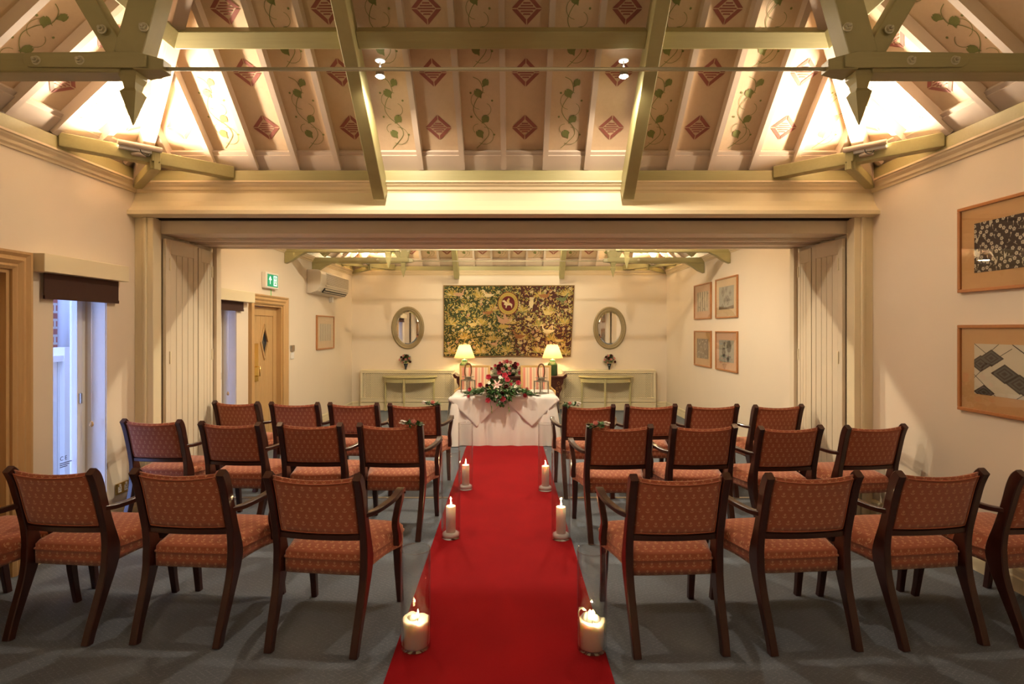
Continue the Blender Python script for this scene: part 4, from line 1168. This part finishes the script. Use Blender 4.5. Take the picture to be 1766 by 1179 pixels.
def front_arrangement():
    R = random.Random(5)
    t = thing('flower_arrangement', 'long arrangement of pink roses, lily and trailing leaves on the white table', 'flower arrangement', (-.09, 7.55, .698))
    def foliage(mt, n, L0, L1, nm, seed, wd=.3):
        R = random.Random(seed); m = MB()
        for _ in range(n):
            # long low ellipsoid, with drooping front
            a = R.uniform(0, 2*PI); rr = R.random()**.5
            x = .30*rr*math.cos(a)*(1.25 if abs(math.cos(a)) > .8 else 1); y = .13*rr*math.sin(a); z = .02+.20*max(0, 1-(abs(x)/.34)**1.3)*R.random()
            if R.random() < .38: y = -.13-R.random()*.07; z = .10-R.random()*.25*max(.15, 1-abs(x)/.25)
            d = Vector((x*2.2+R.uniform(-.25, .25), y*1.6-.15+R.uniform(-.25, .25), z*2+R.uniform(-.35, .35)))
            leaf_add(m, (x, y, z), d, R.uniform(L0, L1), R.uniform(L0, L1)*wd)
        # side sprays
        for s in (-1, 1):
            for j in range(3):
                p0 = Vector((s*.22, -.06+.05*j, .05)); p1 = Vector((s*(.50-.06*j), -.10+.10*j, .02+.02*j-(.02 if s > 0 else 0)))
                for k in range(int(n/16)):
                    q = p0.lerp(p1, k/(n/16)); leaf_add(m, q, Vector((s*.6, R.uniform(-.8, .8), R.uniform(-.3, .7))), R.uniform(L0, L1)*1.05, R.uniform(L0, L1)*wd)
        m.mat(mt); m.m = [0]*len(m.f); return m.build(nm, mt, t)
    foliage(LEAFM, 620, .04, .075, 'dark_foliage', 1); foliage(LEAFL, 110, .03, .05, 'pale_foliage', 2); foliage(LEAFW, 300, .03, .05, 'variegated_foliage', 3, .30)
    m = MB(); m.smooth = True
    for s in (-1, 1):
        for j in range(3): m.tube(catmull([(s*.1, 0, .05), (s*.25, -.04+.04*j, .07), (s*(.5-.06*j), -.1+.1*j, .02)], 5), .003, 5)
    for x in (-.13, .11): m.tube(catmull([(x, -.13, .02), (x-.01, -.185, -.06), (x+.01, -.19, -.21)], 5), .002, 5)
    m.build('stems', LEAFM, t)
    m = MB()
    for x in (-.13, .11):
        for k in range(6): leaf_add(m, (x, -.19, -.13-k*.018), (R.uniform(-1, 1), -.3, -.4), .028, .011)
    m.build('trailing_ivy', LEAFL, t)
    m = MB(); m.lathe([(.10, 0), (.12, .03), (.11, .06)], (0, .02, .0), 16, sx=1.6, sy=.8); m.build('holder', BLACK, t)
    for (x, y, z, r, k) in ((-.17, -.06, .245, .034, 'pink'), (.055, -.05, .265, .036, 'pink'), (.09, -.09, .21, .032, 'pink'), (-.285, -.06, .135, .030, 'pink'), (.24, -.06, .165, .032, 'pink'), (-.43, -.08, .075, .026, 'pink'),
                            (-.17, -.20, -.08+.02, .032, 'pink'), (.03, -.21, -.04, .034, 'pink'), (.33, -.14, -.0, .026, 'pink'), (.36, -.05, .075, .024, 'pink'), (.075, -.13, .12, .028, 'dark'), (-.19, -.09, .13, .022, 'dark'), (.14, -.1, .15, .02, 'pink'), (.03, -.16, .05, .022, 'dark'), (-.44, -.13, -.01, .018, 'pink')):
        rose(t, (x, y, z), (x*1.2, -.9, .45), r, k)
    lily(t, (-.05, -.14, .14), (-.1, -.9, .5), .085); lily(t, (-.20, -.12, .05), (-.4, -.9, .2), .05)
    daisy(t, (-.055, -.20, .0), (-.05, -1, .3), .030); daisy(t, (.10, -.19, -.0), (.1, -1, .3), .024); daisy(t, (.20, -.12, .12), (.2, -1, .3), .026)
    daisy(t, (-.01, -.04, .24), (0, -1, .6), .028); daisy(t, (-.16, -.1, .17), (-.2, -1, .4), .026); daisy(t, (.28, -.15, .03), (.3, -1, .3), .022)
    return t
front_arrangement()
def back_arrangement():
    t = thing('flower_arrangement', 'domed arrangement of pink and burgundy roses on the sideboard', 'flower arrangement', (-.04, 10.50, SBZ))
    R = random.Random(8)
    for mt, n, nm, sd in ((LEAFM, 320, 'dark_foliage', 1), (LEAFL, 110, 'pale_foliage', 2)):
        m = MB(); R = random.Random(sd)
        for _ in range(n):
            a = R.uniform(0, 2*PI); e = R.uniform(-.05, 1.0)
            d = Vector((math.cos(a)*math.cos(e)*1.5, math.sin(a)*math.cos(e)*.7, math.sin(e)*.85))
            r = R.uniform(.12, .22); leaf_add(m, d*r+Vector((0,0,.03)), d, R.uniform(.05, .08), R.uniform(.014, .022))
        m.build(nm, mt, t)
    m = MB(); m.lathe([(.10, 0), (.13, .05), (.11, .06)], n=16, sx=1.5); m.build('holder', BLACK, t)
    for (x, z, r, k) in ((-.14, .07, .042, 'pink'), (.05, .06, .030, 'pink'), (.25, .07, .036, 'pink'), (-.30, .14, .024, 'pink'), (-.07, .14, .034, 'pale'), (.05, .155, .030, 'pale'), (.27, .14, .032, 'pale'), (-.22, .20, .028, 'pink'), (-.13, .25, .026, 'pink'), (-.05, .27, .034, 'pale'), (.0, .28, .034, 'pink'), (.07, .265, .032, 'pale'), (.20, .225, .032, 'pink'),
                         (-.15, .19, .036, 'dark'), (-.16, .14, .034, 'dark'), (-.10, .22, .030, 'dark'), (.13, .20, .036, 'dark'), (.16, .24, .030, 'dark'), (.17, .17, .030, 'dark')):
        y = -.17*math.sqrt(max(.05, 1-(x/.36)**2-(z/.42)**2))-.05
        rose(t, (x, y, z), (x, -.9, z*1.5), r, k)
back_arrangement()
def posy_vase(x, label):
    t = thing('posy_vase', label, 'flowers in a vase', (x, 10.83, .80), 0, 'posies on the radiator covers')
    m = MB(); m.smooth = True; m.lathe([(.018, 0), (.02, .005), (.012, .012), (.016, .03), (.045, .12)], n=12); m.build('vase', plain('dark_vase', (.012, .02, .03), .3), t)
    for mt, n, nm, sd in ((LEAFM, 170, 'dark_foliage', 1), (LEAFL, 60, 'pale_foliage', 2)):
        m = MB(); R = random.Random(sd+int(x*10))
        for _ in range(n):
            a = R.uniform(0, 2*PI); e = R.uniform(-.35, 1.3); d = Vector((math.cos(a)*math.cos(e), math.sin(a)*math.cos(e)*.75, math.sin(e)))
            leaf_add(m, d*R.uniform(.04, .10)+Vector((0,0,.18)), d, .045, .014)
        m.build(nm, mt, t)
    R = random.Random(3+int(x*10))
    for (a, b, k) in ((-.03, .10, 'pale'), (.03, .105, 'dark'), (-.075, .07, 'dark'), (.085, .05, 'pale'), (-.105, .02, 'pale'), (-.05, -.03, 'pale'), (.10, -.02, 'dark'), (.02, .03, 'pale'), (-.03, .04, 'dark')):
        rose(t, (a, -.075, .18+b), (a*5, -1, b*4), .021, k)
posy_vase(-2.065, 'small posy in a dark vase on the left radiator cover')
posy_vase(2.0, 'small posy in a dark vase on the right radiator cover')

# ------------------------------------------------------------------ table and cloths
TZ = .685; TX, TY0, TY1 = -.05, 7.45, 8.17; HT = .70
t = thing('wedding_table', 'long trestle table hidden under the white cloth', 'table', (TX, (TY0+TY1)/2, 0))
m = MB(); m.bb(-HT+.02, HT-.02, -.34, .34, TZ-.035, TZ-.004); m.build('tabletop', OAK, t)
for sx_ in (-1, 1):
    for sy_ in (-1, 1):
        m = MB(); m.bb(sx_*.60-.02, sx_*.60+.02, sy_*.29-.02, sy_*.29+.02, 0, TZ-.035); m.build('leg', STEEL, t)
def cloth():
    hd = (TY1-TY0)/2; m = MB(); m.smooth = True
    n = 240
    def rim(k):
        # point and outward normal along a rounded rectangle
        per = [(-HT, -hd), (HT, -hd), (HT, hd), (-HT, hd)]
        lens = [2*HT, 2*hd, 2*HT, 2*hd]; tot = sum(lens); d = k/n*tot
        for i in range(4):
            if d <= lens[i]:
                a, b = per[i], per[(i+1) % 4]; u = d/lens[i]; nx, ny = ((0,-1), (1,0), (0,1), (-1,0))[i]
                c = min(d, lens[i]-d)
                if c < .06:
                    j = (i-1) % 4 if d < lens[i]/2 else (i+1) % 4; n2 = ((0,-1), (1,0), (0,1), (-1,0))[j]; q = .5*(1-c/.06); nx, ny = nx*(1-q)+n2[0]*q, ny*(1-q)+n2[1]*q; L = math.hypot(nx, ny); nx /= L; ny /= L
                return a[0]+(b[0]-a[0])*u, a[1]+(b[1]-a[1])*u, nx, ny, d, c
            d -= lens[i]
        return per[0][0], per[0][1], 0, -1, 0, 0
    R = []
    for (q, z, amp, fl) in ((0, TZ+.003, 0, 0), (.004, TZ-.002, 0, 0), (.008, TZ-.03, .001, .004), (.012, .55, .006, .012), (.016, .4, .012, .02), (.02, .22, .018, .03), (.022, .08, .022, .036), (.022, .012, .024, .04)):
        row = []
        for k in range(n):
            x, y, nx, ny, d, c = rim(k)
            o = q+amp*(math.sin(d*21+1)+.6*math.sin(d*37))*.6+fl*(1.5 if c < .1 else .3)
            row.append((x+nx*o, y+ny*o, z))
        R.append(row)
    m.rings(R, caps=False); m.smooth = False; m.poly(R[0])
    o = m.build('tablecloth', CLOTH); o.location = (TX, (TY0+TY1)/2, 0)
    tag(o, 'white cloth covering the wedding table down to the floor', 'tablecloth')
cloth()
def overlay(cx, label, rot=PI/4, half=.52, z=TZ+.006):
    hd = (TY1-TY0)/2; m = MB(); m.smooth = True; N = 44
    def fn(u, v):
        a, b = (u-.5)*2*half, (v-.5)*2*half
        x = cx+a*math.cos(rot)-b*math.sin(rot); y = a*math.sin(rot)+b*math.cos(rot)-.06
        ex = max(0, abs(x)-HT); ey = max(0, abs(y)-hd); sx_ = 1 if x > 0 else -1; sy_ = 1 if y > 0 else -1
        X_ = sx_*min(abs(x), HT); Y_ = sy_*min(abs(y), hd); dz = 0
        off = .030
        if ex > 0 and ey > 0:
            dz = max(ex, ey)*.85; X_ += sx_*(off+.45*min(ex, ey)+.16*ex); Y_ += sy_*(off+.45*min(ex, ey))
        elif ex > 0: dz = ex*.97; X_ += sx_*(off*min(1, ex/.03)+.22*ex)
        elif ey > 0: dz = ey; Y_ += sy_*(off*min(1, ey/.03)+.006*math.sin(x*30)*min(1, ey/.1))
        return (X_, Y_, z-dz+(.0 if dz > 0 else .001))
    m.grid(fn, N, N); o = m.build('overlay_cloth', CLOTH2); o.location = (TX, (TY0+TY1)/2, 0)
    sd = o.modifiers.new('thickness', 'SOLIDIFY'); sd.thickness = .0025; sd.offset = 1
    tag(o, label, 'tablecloth', 'square overlay cloths')
overlay(-.365, 'white square overlay cloth draped in a point over the left half of the table')
overlay(.385, 'white square overlay cloth draped in a point over the right half of the table', z=TZ+.010)

# ------------------------------------------------------------------ lanterns
def lantern(x, y, rz, label):
    t = thing('lantern', label, 'lantern', (x, y, TZ+.014), rz, 'lanterns on the table')
    h, b = .175, .078
    m = MB()
    for z in (.006, h): m.bb(-b, b, -b, -b+.012, z-.006, z+.006); m.bb(-b, b, b-.012, b, z-.006, z+.006); m.bb(-b, -b+.012, -b, b, z-.006, z+.006); m.bb(b-.012, b, -b, b, z-.006, z+.006)
    for (sx_, sy_) in ((-1,-1), (1,-1), (1,1), (-1,1)): m.bb(sx_*b-.008*sx_-.007, sx_*b-.008*sx_+.007, sy_*b-.008*sy_-.007, sy_*b-.008*sy_+.007, 0, h)
    m.bb(-b, b, -b, b, 0, .005)
    m.build('metal_frame', STEEL, t, bevel=.002)
    m = MB()
    for s in (-1, 1): m.bb(-b+.012, b-.012, s*(b-.005)-.001, s*(b-.005)+.001, .012, h-.006); m.bb(s*(b-.005)-.001, s*(b-.005)+.001, -b+.012, b-.012, .012, h-.006)
    m.build('glass_panes', GLASS, t)
    m = MB(); m.bb(-.045, .045, -.045, .045, h+.006, h+.02); m.bb(-.035, .035, -.035, .035, h+.02, h+.045); m.bb(-.062, .062, -.062, .062, h+.045, h+.053); m.build('chimney_cap', STEEL, t, bevel=.002)
    m = MB(); P = [(-.045, 0, h+.05), (-.058, 0, h+.12), (-.05, 0, h+.20), (-.02, 0, h+.235), (.02, 0, h+.235), (.05, 0, h+.20), (.058, 0, h+.12), (.045, 0, h+.05)]
    m.sweep([(p, .022, .006) for p in catmull(P, 5)], (0,1,0)); m.build('leather_handle', LEATHER, t)
    m = MB(); m.smooth = True; m.lathe([(.024, .006), (.025, .05), (.02, .055), (.003, .052)], n=14); m.build('candle', WAX, t)
lantern(-.565, 7.76, .72, 'metal and glass lantern with leather loop on the left end of the table')
lantern(.475, 7.62, .60, 'metal and glass lantern with leather loop on the right end of the table')

# ------------------------------------------------------------------ striped armchairs behind the table
def striped_chair(x, y, rz, label):
    t = thing('striped_armchair', label, 'armchair', (x, y, 0), rz, 'striped armchairs behind the table')
    # faces -Y (towards the aisle)
    m = MB()
    hw = .235
    for s in (-1, 1): m.sweep([((s*hw*.93, .22, .42), .04, .04), ((s*hw*.97, .27, .70), .035, .035), ((s*hw, .33, 1.0), .035, .035)], (0,1,0))
    m.sweep([((-hw-.017, .332, .995), .035, .035), ((hw+.017, .332, .995), .035, .035)], (0,0,1)); m.sweep([((-hw*.93, .235, .48), .03, .03), ((hw*.93, .235, .48), .03, .03)], (0,0,1))
    m.build('gilt_back_frame', GILTW, t)
    m = MB(); m.smooth = True
    def f(u, v, s): 
        e = (1-abs(2*u-1)**6)*(1-abs(2*v-1)**6); z = lerp(.49, .98, v); return (lerp(-hw+.02, hw-.02, u), lerp(.24, .325, v)+s*(.008+.018*e), z)
    m.grid(lambda u, v: f(u, v, -1), 14, 10); m.grid(lambda u, v: f(1-u, v, 1), 14, 10)
    m.build('striped_backrest', STRIPE, t)
    m = MB(); m.smooth = True
    out = [(-.27, -.25), (.27, -.25), (.24, .22), (-.24, .22)]
    m.rings([[(a*q, b*q, z) for a, b in out] for q, z in ((.97, .36), (1, .38), (1, .43), (.97, .45), (.8, .475))]); m.build('seat', STRIPE, t)
    m = MB(); m.rings([[(a*1.02, b*1.02, z) for a, b in out] for z in (.31, .375)]); m.build('seat_rail', GILTW, t)
    for (a, b) in ((-.25, -.23), (.25, -.23), (-.22, .21), (.22, .21)):
        m = MB(); m.smooth = True; m.lathe([(.022, .31), (.024, .28), (.016, .26), (.020, .22), (.012, 0)], (a, b, 0), 10); m.build('leg', GILTW, t)
    for s in (-1, 1):
        m = MB(); m.sweep([(p, .032, .026) for p in catmull([(s*.232, .25, .66), (s*.26, .10, .64), (s*.275, -.06, .64), (s*.28, -.12, .63), (s*.275, -.13, .58), (s*.265, -.10, .50), (s*.262, -.12, .36)], 4)], (s,0,0)); m.build('armrest', GILTW, t)
striped_chair(-.545, 8.55, .0, 'pink striped armchair with gilt frame behind the left of the table')
striped_chair(.45, 8.55, .0, 'pink striped armchair with gilt frame behind the right of the table')

# ------------------------------------------------------------------ red carpet
m = MB()
PL = [(lerp(-.493, -.562, (y-1.5)/6.2), y) for y in (1.2, 2.45, 4, 5.5, 7.7)]; PR_ = [(lerp(.547, .485, (y-1.5)/6.2), y) for y in (1.2, 2.45, 4, 5.5, 7.7)]
m.rings([[(a[0], a[1], z), (b[0], b[1], z)][::1] + [] for (a, b) in zip(PL, PR_) for z in (.012,)], close=False, caps=False)
pl = [(a[0], a[1]) for a in PL]+[(b[0], b[1]) for b in PR_[::-1]]
m = MB(); m.rings([[(x, y, .001) for x, y in pl], [(x, y, .011) for x, y in pl]])
o = m.build('red_carpet_runner', RED); tag(o, 'long red carpet running up the aisle to the table', 'carpet')

# ------------------------------------------------------------------ candle vases
def candle_vase(x, y, h, big, label, seed=1):
    zc = .0115 if abs(x) < .47 else .0115
    t = thing('candle_vase', label, 'candle in a glass vase', (x, y, zc), 0, 'glass cylinder vases along the aisle')
    r = .074 if big else .073
    m = MB(); m.smooth = True
    m.lathe([(.001, .0), (r-.006, 0), (r, .006), (r, h-.003), (r-.002, h), (r-.004, h-.003), (r-.004, .014), (.001, .012)], n=48, caps=False)
    m.tube([((r-.0015)*math.cos(a), (r-.0015)*math.sin(a), h) for a in [2*PI*k/48 for k in range(48)]], .0028, 8, True)
    m.build('glass_cylinder', VASEG, t)
    R = random.Random(seed)
    if big:
        m = MB(); m.smooth = True; rc = r-.0045; n = 36
        rows = []
        for (q, z) in ((.95, .016), (1, .022), (1, .05), (1, .09), (1, .128), (.985, .138), (.90, .141), (.72, .130), (.45, .124), (.1, .123)):
            rows.append([(rc*q*math.cos(a), rc*q*math.sin(a), z+(.006*math.sin(3*a+seed)+.003*math.sin(7*a) if q > .85 and z > .12 else 0)) for a in [2*PI*k/n for k in range(n)]])
        m.rings(rows); cd = m.build('candle', WAX, t)
        m = MB(); m.smooth = True
        hh = .062 if seed == 2 else .030; cx_ = .0 if seed == 2 else -.018
        cy_ = .018
        for k in range(4 if seed == 2 else 3):
            ox = cx_+(-.024+.016*k if seed == 2 else -.012+.012*k); H_ = hh*(.75, 1.0, .92, .6)[k]
            m.lathe([(.019, 0), (.017, H_*.4), (.012, H_*.8), (.003, H_)], (ox, cy_+.004*((-1)**k), .124), 10, sy=.6)
        m.build('melted_wax_spire', WAX, cd)
        if seed == 2:
            m = MB(); m.smooth = True
            for k in range(5):
                m.tube(catmull([(-.055, -.03+.008*k, .133), (-.066, -.01+.006*k, .168), (-.064+.004*k, .0, .203), (-.040+.003*k, .01, .183)], 4), .0022, 5)
            m.build('wax_threads', WAX, cd)
        fx, fy, fz = (.012, -.01, .146) if seed == 1 else (0, -.012, .143)
    else:
        m = MB(); m.smooth = True; m.lathe([(.002, .0135), (r-.008, .014), (r-.007, .030), (r-.02, .040), (.03, .042), (.001, .042)], n=36); m.build('salt_bed', SALT, t)
        m = MB(); m.smooth = True; rc = .037; m.lathe([(rc, .035), (rc, .235), (rc-.002, .240), (rc-.012, .238), (rc-.022, .230), (.001, .229)], n=32); cd = m.build('candle', WAX, t)
        fx, fy, fz = 0, 0, .24
    m = MB(); m.smooth = True; m.tube([(fx, fy, fz-.014), (fx+.001, fy, fz+.008)], .0012, 6); m.build('wick', BLACK, cd)
    m = MB(); m.smooth = True; m.lathe([(.0005, 0), (.0045, .006), (.006, .013), (.0045, .024), (.0022, .034), (.0004, .042)], (fx+.001, fy, fz+.004), 10); m.build('flame', FLAME, cd)
    point('candle_light', (x+fx, y+fy, zc+fz+.03), .8, (1, .62, .28), .008)
candle_vase(-.409, 2.72, .49, True, 'glass vase with a broad melted candle at the near left of the carpet', 1)
candle_vase(.473, 2.705, .49, True, 'glass vase with broad candle and tall wax spire, near right of the carpet', 2)
candle_vase(-.397, 4.15, .655, False, 'tall glass vase with a pillar candle, middle one on the left of the carpet')
candle_vase(.444, 4.13, .655, False, 'tall glass vase with a pillar candle, middle one on the right of the carpet')
candle_vase(-.394, 5.41, .655, False, 'tall glass vase with a pillar candle, left of the carpet nearest the table')
candle_vase(.400, 5.37, .655, False, 'tall glass vase with a pillar candle, right of the carpet nearest the table')

# ------------------------------------------------------------------ mahogany armchairs
PX = .232
POST = [(0, -.325, .034), (.08, -.300, .036), (.18, -.262, .042), (.27, -.228, .050), (.35, -.203, .064), (.42, -.192, .074), (.48, -.197, .064), (.56, -.215, .048), (.64, -.236, .043), (.72, -.256, .042), (.80, -.276, .044), (.85, -.295, .044), (.878, -.315, .036)]
def post_y(z):
    for a, b in zip(POST, POST[1:]):
        if a[0] <= z <= b[0]: return lerp(a[1], b[1], (z-a[0])/(b[0]-a[0]))
    return POST[-1][1]
def make_chair():
    t = thing('armchair', None, None)
    for s in (-1, 1):
        m = MB(); P = catmull([(z, y, d) for z, y, d in POST], 3)
        m.sweep([((s*(PX-.012*max(0, 1-z/.4)), y, z), .040, d*1.2) for z, y, d in P], (0, 1, 0), .22)
        # eased top
        m.build('rear_leg_and_post', MAHOG, t)
    for s in (-1, 1):
        m = MB(); m.sweep([((s*.262, .205, .40), .048, .048), ((s*.262, .205, .34), .046, .046), ((s*.262, .215, .20), .040, .040), ((s*.263, .232, .08), .035, .035), ((s*.265, .245, 0), .034, .034)], (0, 1, 0)); m.build('front_leg', MAHOG, t)
    # seat
    m = MB(); m.smooth = True
    half = [(.0, -.205), (.10, -.205), (.19, -.202), (.208, -.19), (.212, -.17), (.222, -.13), (.250, -.02), (.274, .10), (.286, .19), (.286, .225), (.272, .250), (.22, .262), (.11, .270), (0, .272)]
    H2 = catmull(half, 3); out = [(x, y) for x, y in H2] + [(-x, y) for x, y in H2[::-1][1:-1]]
    def ring(ins, z, crown=0, arch=0):
        R = []
        for x, y in out:
            sx_ = 1-ins/.27; q = (x*sx_, (y-.03)*(1-ins/.235)+.03, z)
            if arch:
                # underside rises between the legs at the sides
                zz = z + arch*max(0, 1-((y-.0)/.17)**2)*(1 if abs(x) > .2 else 0)
                q = (q[0], q[1], zz)
            R.append(q)
        return R
    m.rings([ring(.01, .350, 0, .02), ring(0, .346, 0, .02), ring(-.001, .385), ring(-.001, .418), ring(-.006, .421), ring(-.006, .427), ring(0, .430), ring(.000, .448), ring(.014, .466), ring(.04, .479), ring(.085, .487), ring(.15, .491), ring(.22, .492)])
    m.build('seat', FABRIC, t)
    # upholstered back
    z0, z1 = .565, .872
    def pt(u, v, side):
        x = (u*2-1)*(PX-.017); z = lerp(z0, z1, v)
        e = (1-abs(2*u-1)**10)**.5*(1-abs(2*v-1)**14)**.5
        yb = post_y(min(z, .86)) - .020*(1-(2*u-1)**2)
        zz = z - .016*(1-(2*u-1)**2)*v
        return (x, yb+side*(.020*e+.002)+(.004 if side > 0 else 0), zz)
    m = MB(); m.smooth = True; n1, n2 = 18, 14
    m.grid(lambda u, v: pt(u, v, -1), n1, n2); m.grid(lambda u, v: pt(1-u, v, 1), n1, n2)
    # close the rim
    for (fa) in (lambda q: (q, 0), lambda q: (q, 1), lambda q: (0, q), lambda q: (1, q)):
        m.grid(lambda a, b: tuple(lerp(pt(*fa(a), -1)[k], pt(*fa(a), 1)[k], b) for k in range(3)), 14, 1)
    # seams
    b = .012
    loop = [(u, b/.307) for u in [lerp(.03, .97, k/12) for k in range(13)]] + [(.97, v) for v in [lerp(.06, .93, k/8) for k in range(9)]] + [(u, .95) for u in [lerp(.97, .03, k/12) for k in range(13)]] + [(.03, v) for v in [lerp(.93, .06, k/8) for k in range(9)]]
    bk = m.build('backrest', FABRIC, t)
    m = MB(); m.smooth = True
    m.tube([(pt(u, v, -1)[0], pt(u, v, -1)[1]-.0005, pt(u, v, -1)[2]) for u, v in loop], .0035, 6, True)
    m.build('piping', PIPING, bk)
    m = MB(); P = []
    for k in range(13):
        u = k/12; x = (u*2-1)*(PX-.01); P.append(((x, post_y(.55)-.020*(1-(2*u-1)**2)-.003, .550), .030, .030))
    m.sweep(P, (0, 0, 1)); m.build('back_rail', MAHOG, t)
    for s in (-1, 1):
        m = MB(); P = catmull([(s*.240, -.238, .668), (s*.262, -.18, .664), (s*.290, -.10, .672), (s*.308, -.01, .682), (s*.314, .06, .696), (s*.312, .105, .698), (s*.308, .135, .688), (s*.306, .142, .670)], 4)
        n = len(P); m.sweep([(p, lerp(.028, .044, min(1, i/(n*.6))), .026) for i, p in enumerate(P)], (0, 0, 1), .3); m.build('armrest', MAHOG, t)
        m = MB(); P = catmull([(s*.308, .112, .69), (s*.306, .116, .65), (s*.298, .085, .58), (s*.292, .075, .52), (s*.294, .10, .45), (s*.293, .115, .395)], 4)
        n = len(P); m.sweep([(p, .034, lerp(.036, .060, abs(i/n-.45)*2)) for i, p in enumerate(P)], (0, 1, 0), .25); m.build('arm_support', MAHOG, t)
    return t
ROWS = [
 ('near', [(-3.09, 2.76, -2.64, 2.66), (-2.537, 2.809, -2.062, 2.762), (-1.857, 2.774, -1.394, 2.740), (-1.144, 2.706, -.680, 2.653), (.667, 2.653, 1.137, 2.678), (1.343, 2.678, 1.811, 2.717), (2.015, 2.717, 2.484, 2.769), (2.640, 2.730, 3.090, 2.815)]),
 ('middle', [(-3.026, 4.313, -2.549, 4.274), (-2.335, 4.204, -1.882, 4.160), (-1.703, 4.150, -1.246, 4.135), (-1.087, 4.125, -.628, 4.110), (.652, 4.050, 1.106, 4.064), (1.284, 4.052, 1.740, 4.068), (1.907, 3.991, 2.366, 4.032), (2.566, 4.022, 3.02, 4.080)]),
 ('far', [(-2.900, 5.42, -2.454, 5.35), (-2.290, 5.330, -1.8456, 5.30), (-1.696, 5.289, -1.258, 5.262), (-1.098, 5.223, -.655, 5.215), (.579, 5.135, 1.018, 5.142), (1.181, 5.165, 1.615, 5.182), (1.774, 5.150, 2.200, 5.175), (2.389, 5.119, 2.812, 5.165)])]
RN = {'near': 'in the near row', 'middle': 'in the middle row', 'far': 'in the row by the table'}
PN = ['against the left wall', 'second from the left wall', 'left of the carpet, second from it', 'directly left of the red carpet', 'directly right of the red carpet', 'right of the carpet, second from it', 'second from the right wall', 'against the right wall']
ch0 = make_chair(); first = True; CH = {}
for rn, L in ROWS:
    for i, (xa, ya, xb, yb) in enumerate(L):
        o = ch0 if first else copy_tree(ch0); first = False
        th = math.atan2(yb-ya, xb-xa)
        f = Vector((-math.sin(th), math.cos(th)))
        c = Vector(((xa+xb)/2, (ya+yb)/2)) + f*.31
        o.location = (c.x, c.y, 0); o.rotation_euler = (0, 0, th)
        tag(o, 'patterned armchair %s, %s' % (RN[rn], PN[i]), 'armchair', 'mahogany armchairs in rows')
        CH[(rn, i)] = o
# posies tied to the aisle chairs
def chair_posy(ch, s, label, seed):
    th = ch.rotation_euler.z; M4 = Matrix.Translation(ch.location) @ Matrix.Rotation(th, 4, 'Z')
    p = M4 @ Vector((s*.155, -.305, .872))
    t = thing('chair_posy', label, 'posy', p, th, 'posies on the aisle chairs')
    R = random.Random(seed)
    m = MB()
    for _ in range(60):
        x = R.uniform(-.06, .06)*1.0; d = Vector((R.uniform(-1, 1)+s*.5, R.uniform(-.7, .5), R.uniform(-.2, .6)))
        leaf_add(m, (x+s*.02, R.uniform(-.02, .02), R.uniform(0, .02)), d, R.uniform(.03, .05), .009)
    m.build('foliage', LEAFM, t)
    m = MB(); m.smooth = True
    for k in range(4):
        a = k*PI/2+.4; m.lathe([(.004, -.004), (.015, .0), (.016, .006), (.003, .010)], (-s*.055+.016*math.cos(a), -.005, .022+.012*math.sin(a)), 8)
    m.build('white_bow', PETALW, t)
    rose(t, (s*.03, -.02, .03), (s*.3, -.7, .8), .018, 'pale')
chair_posy(CH[('far', 3)], 1, 'small white posy on the chair left of the carpet, row by the table', 1)
chair_posy(CH[('far', 4)], -1, 'small white posy on the chair right of the carpet, row by the table', 2)
chair_posy(CH[('middle', 3)], 1, 'small white and green posy on the middle row chair left of the carpet', 3)
chair_posy(CH[('middle', 4)], -1, 'small white and green posy on the middle row chair right of the carpet', 4)
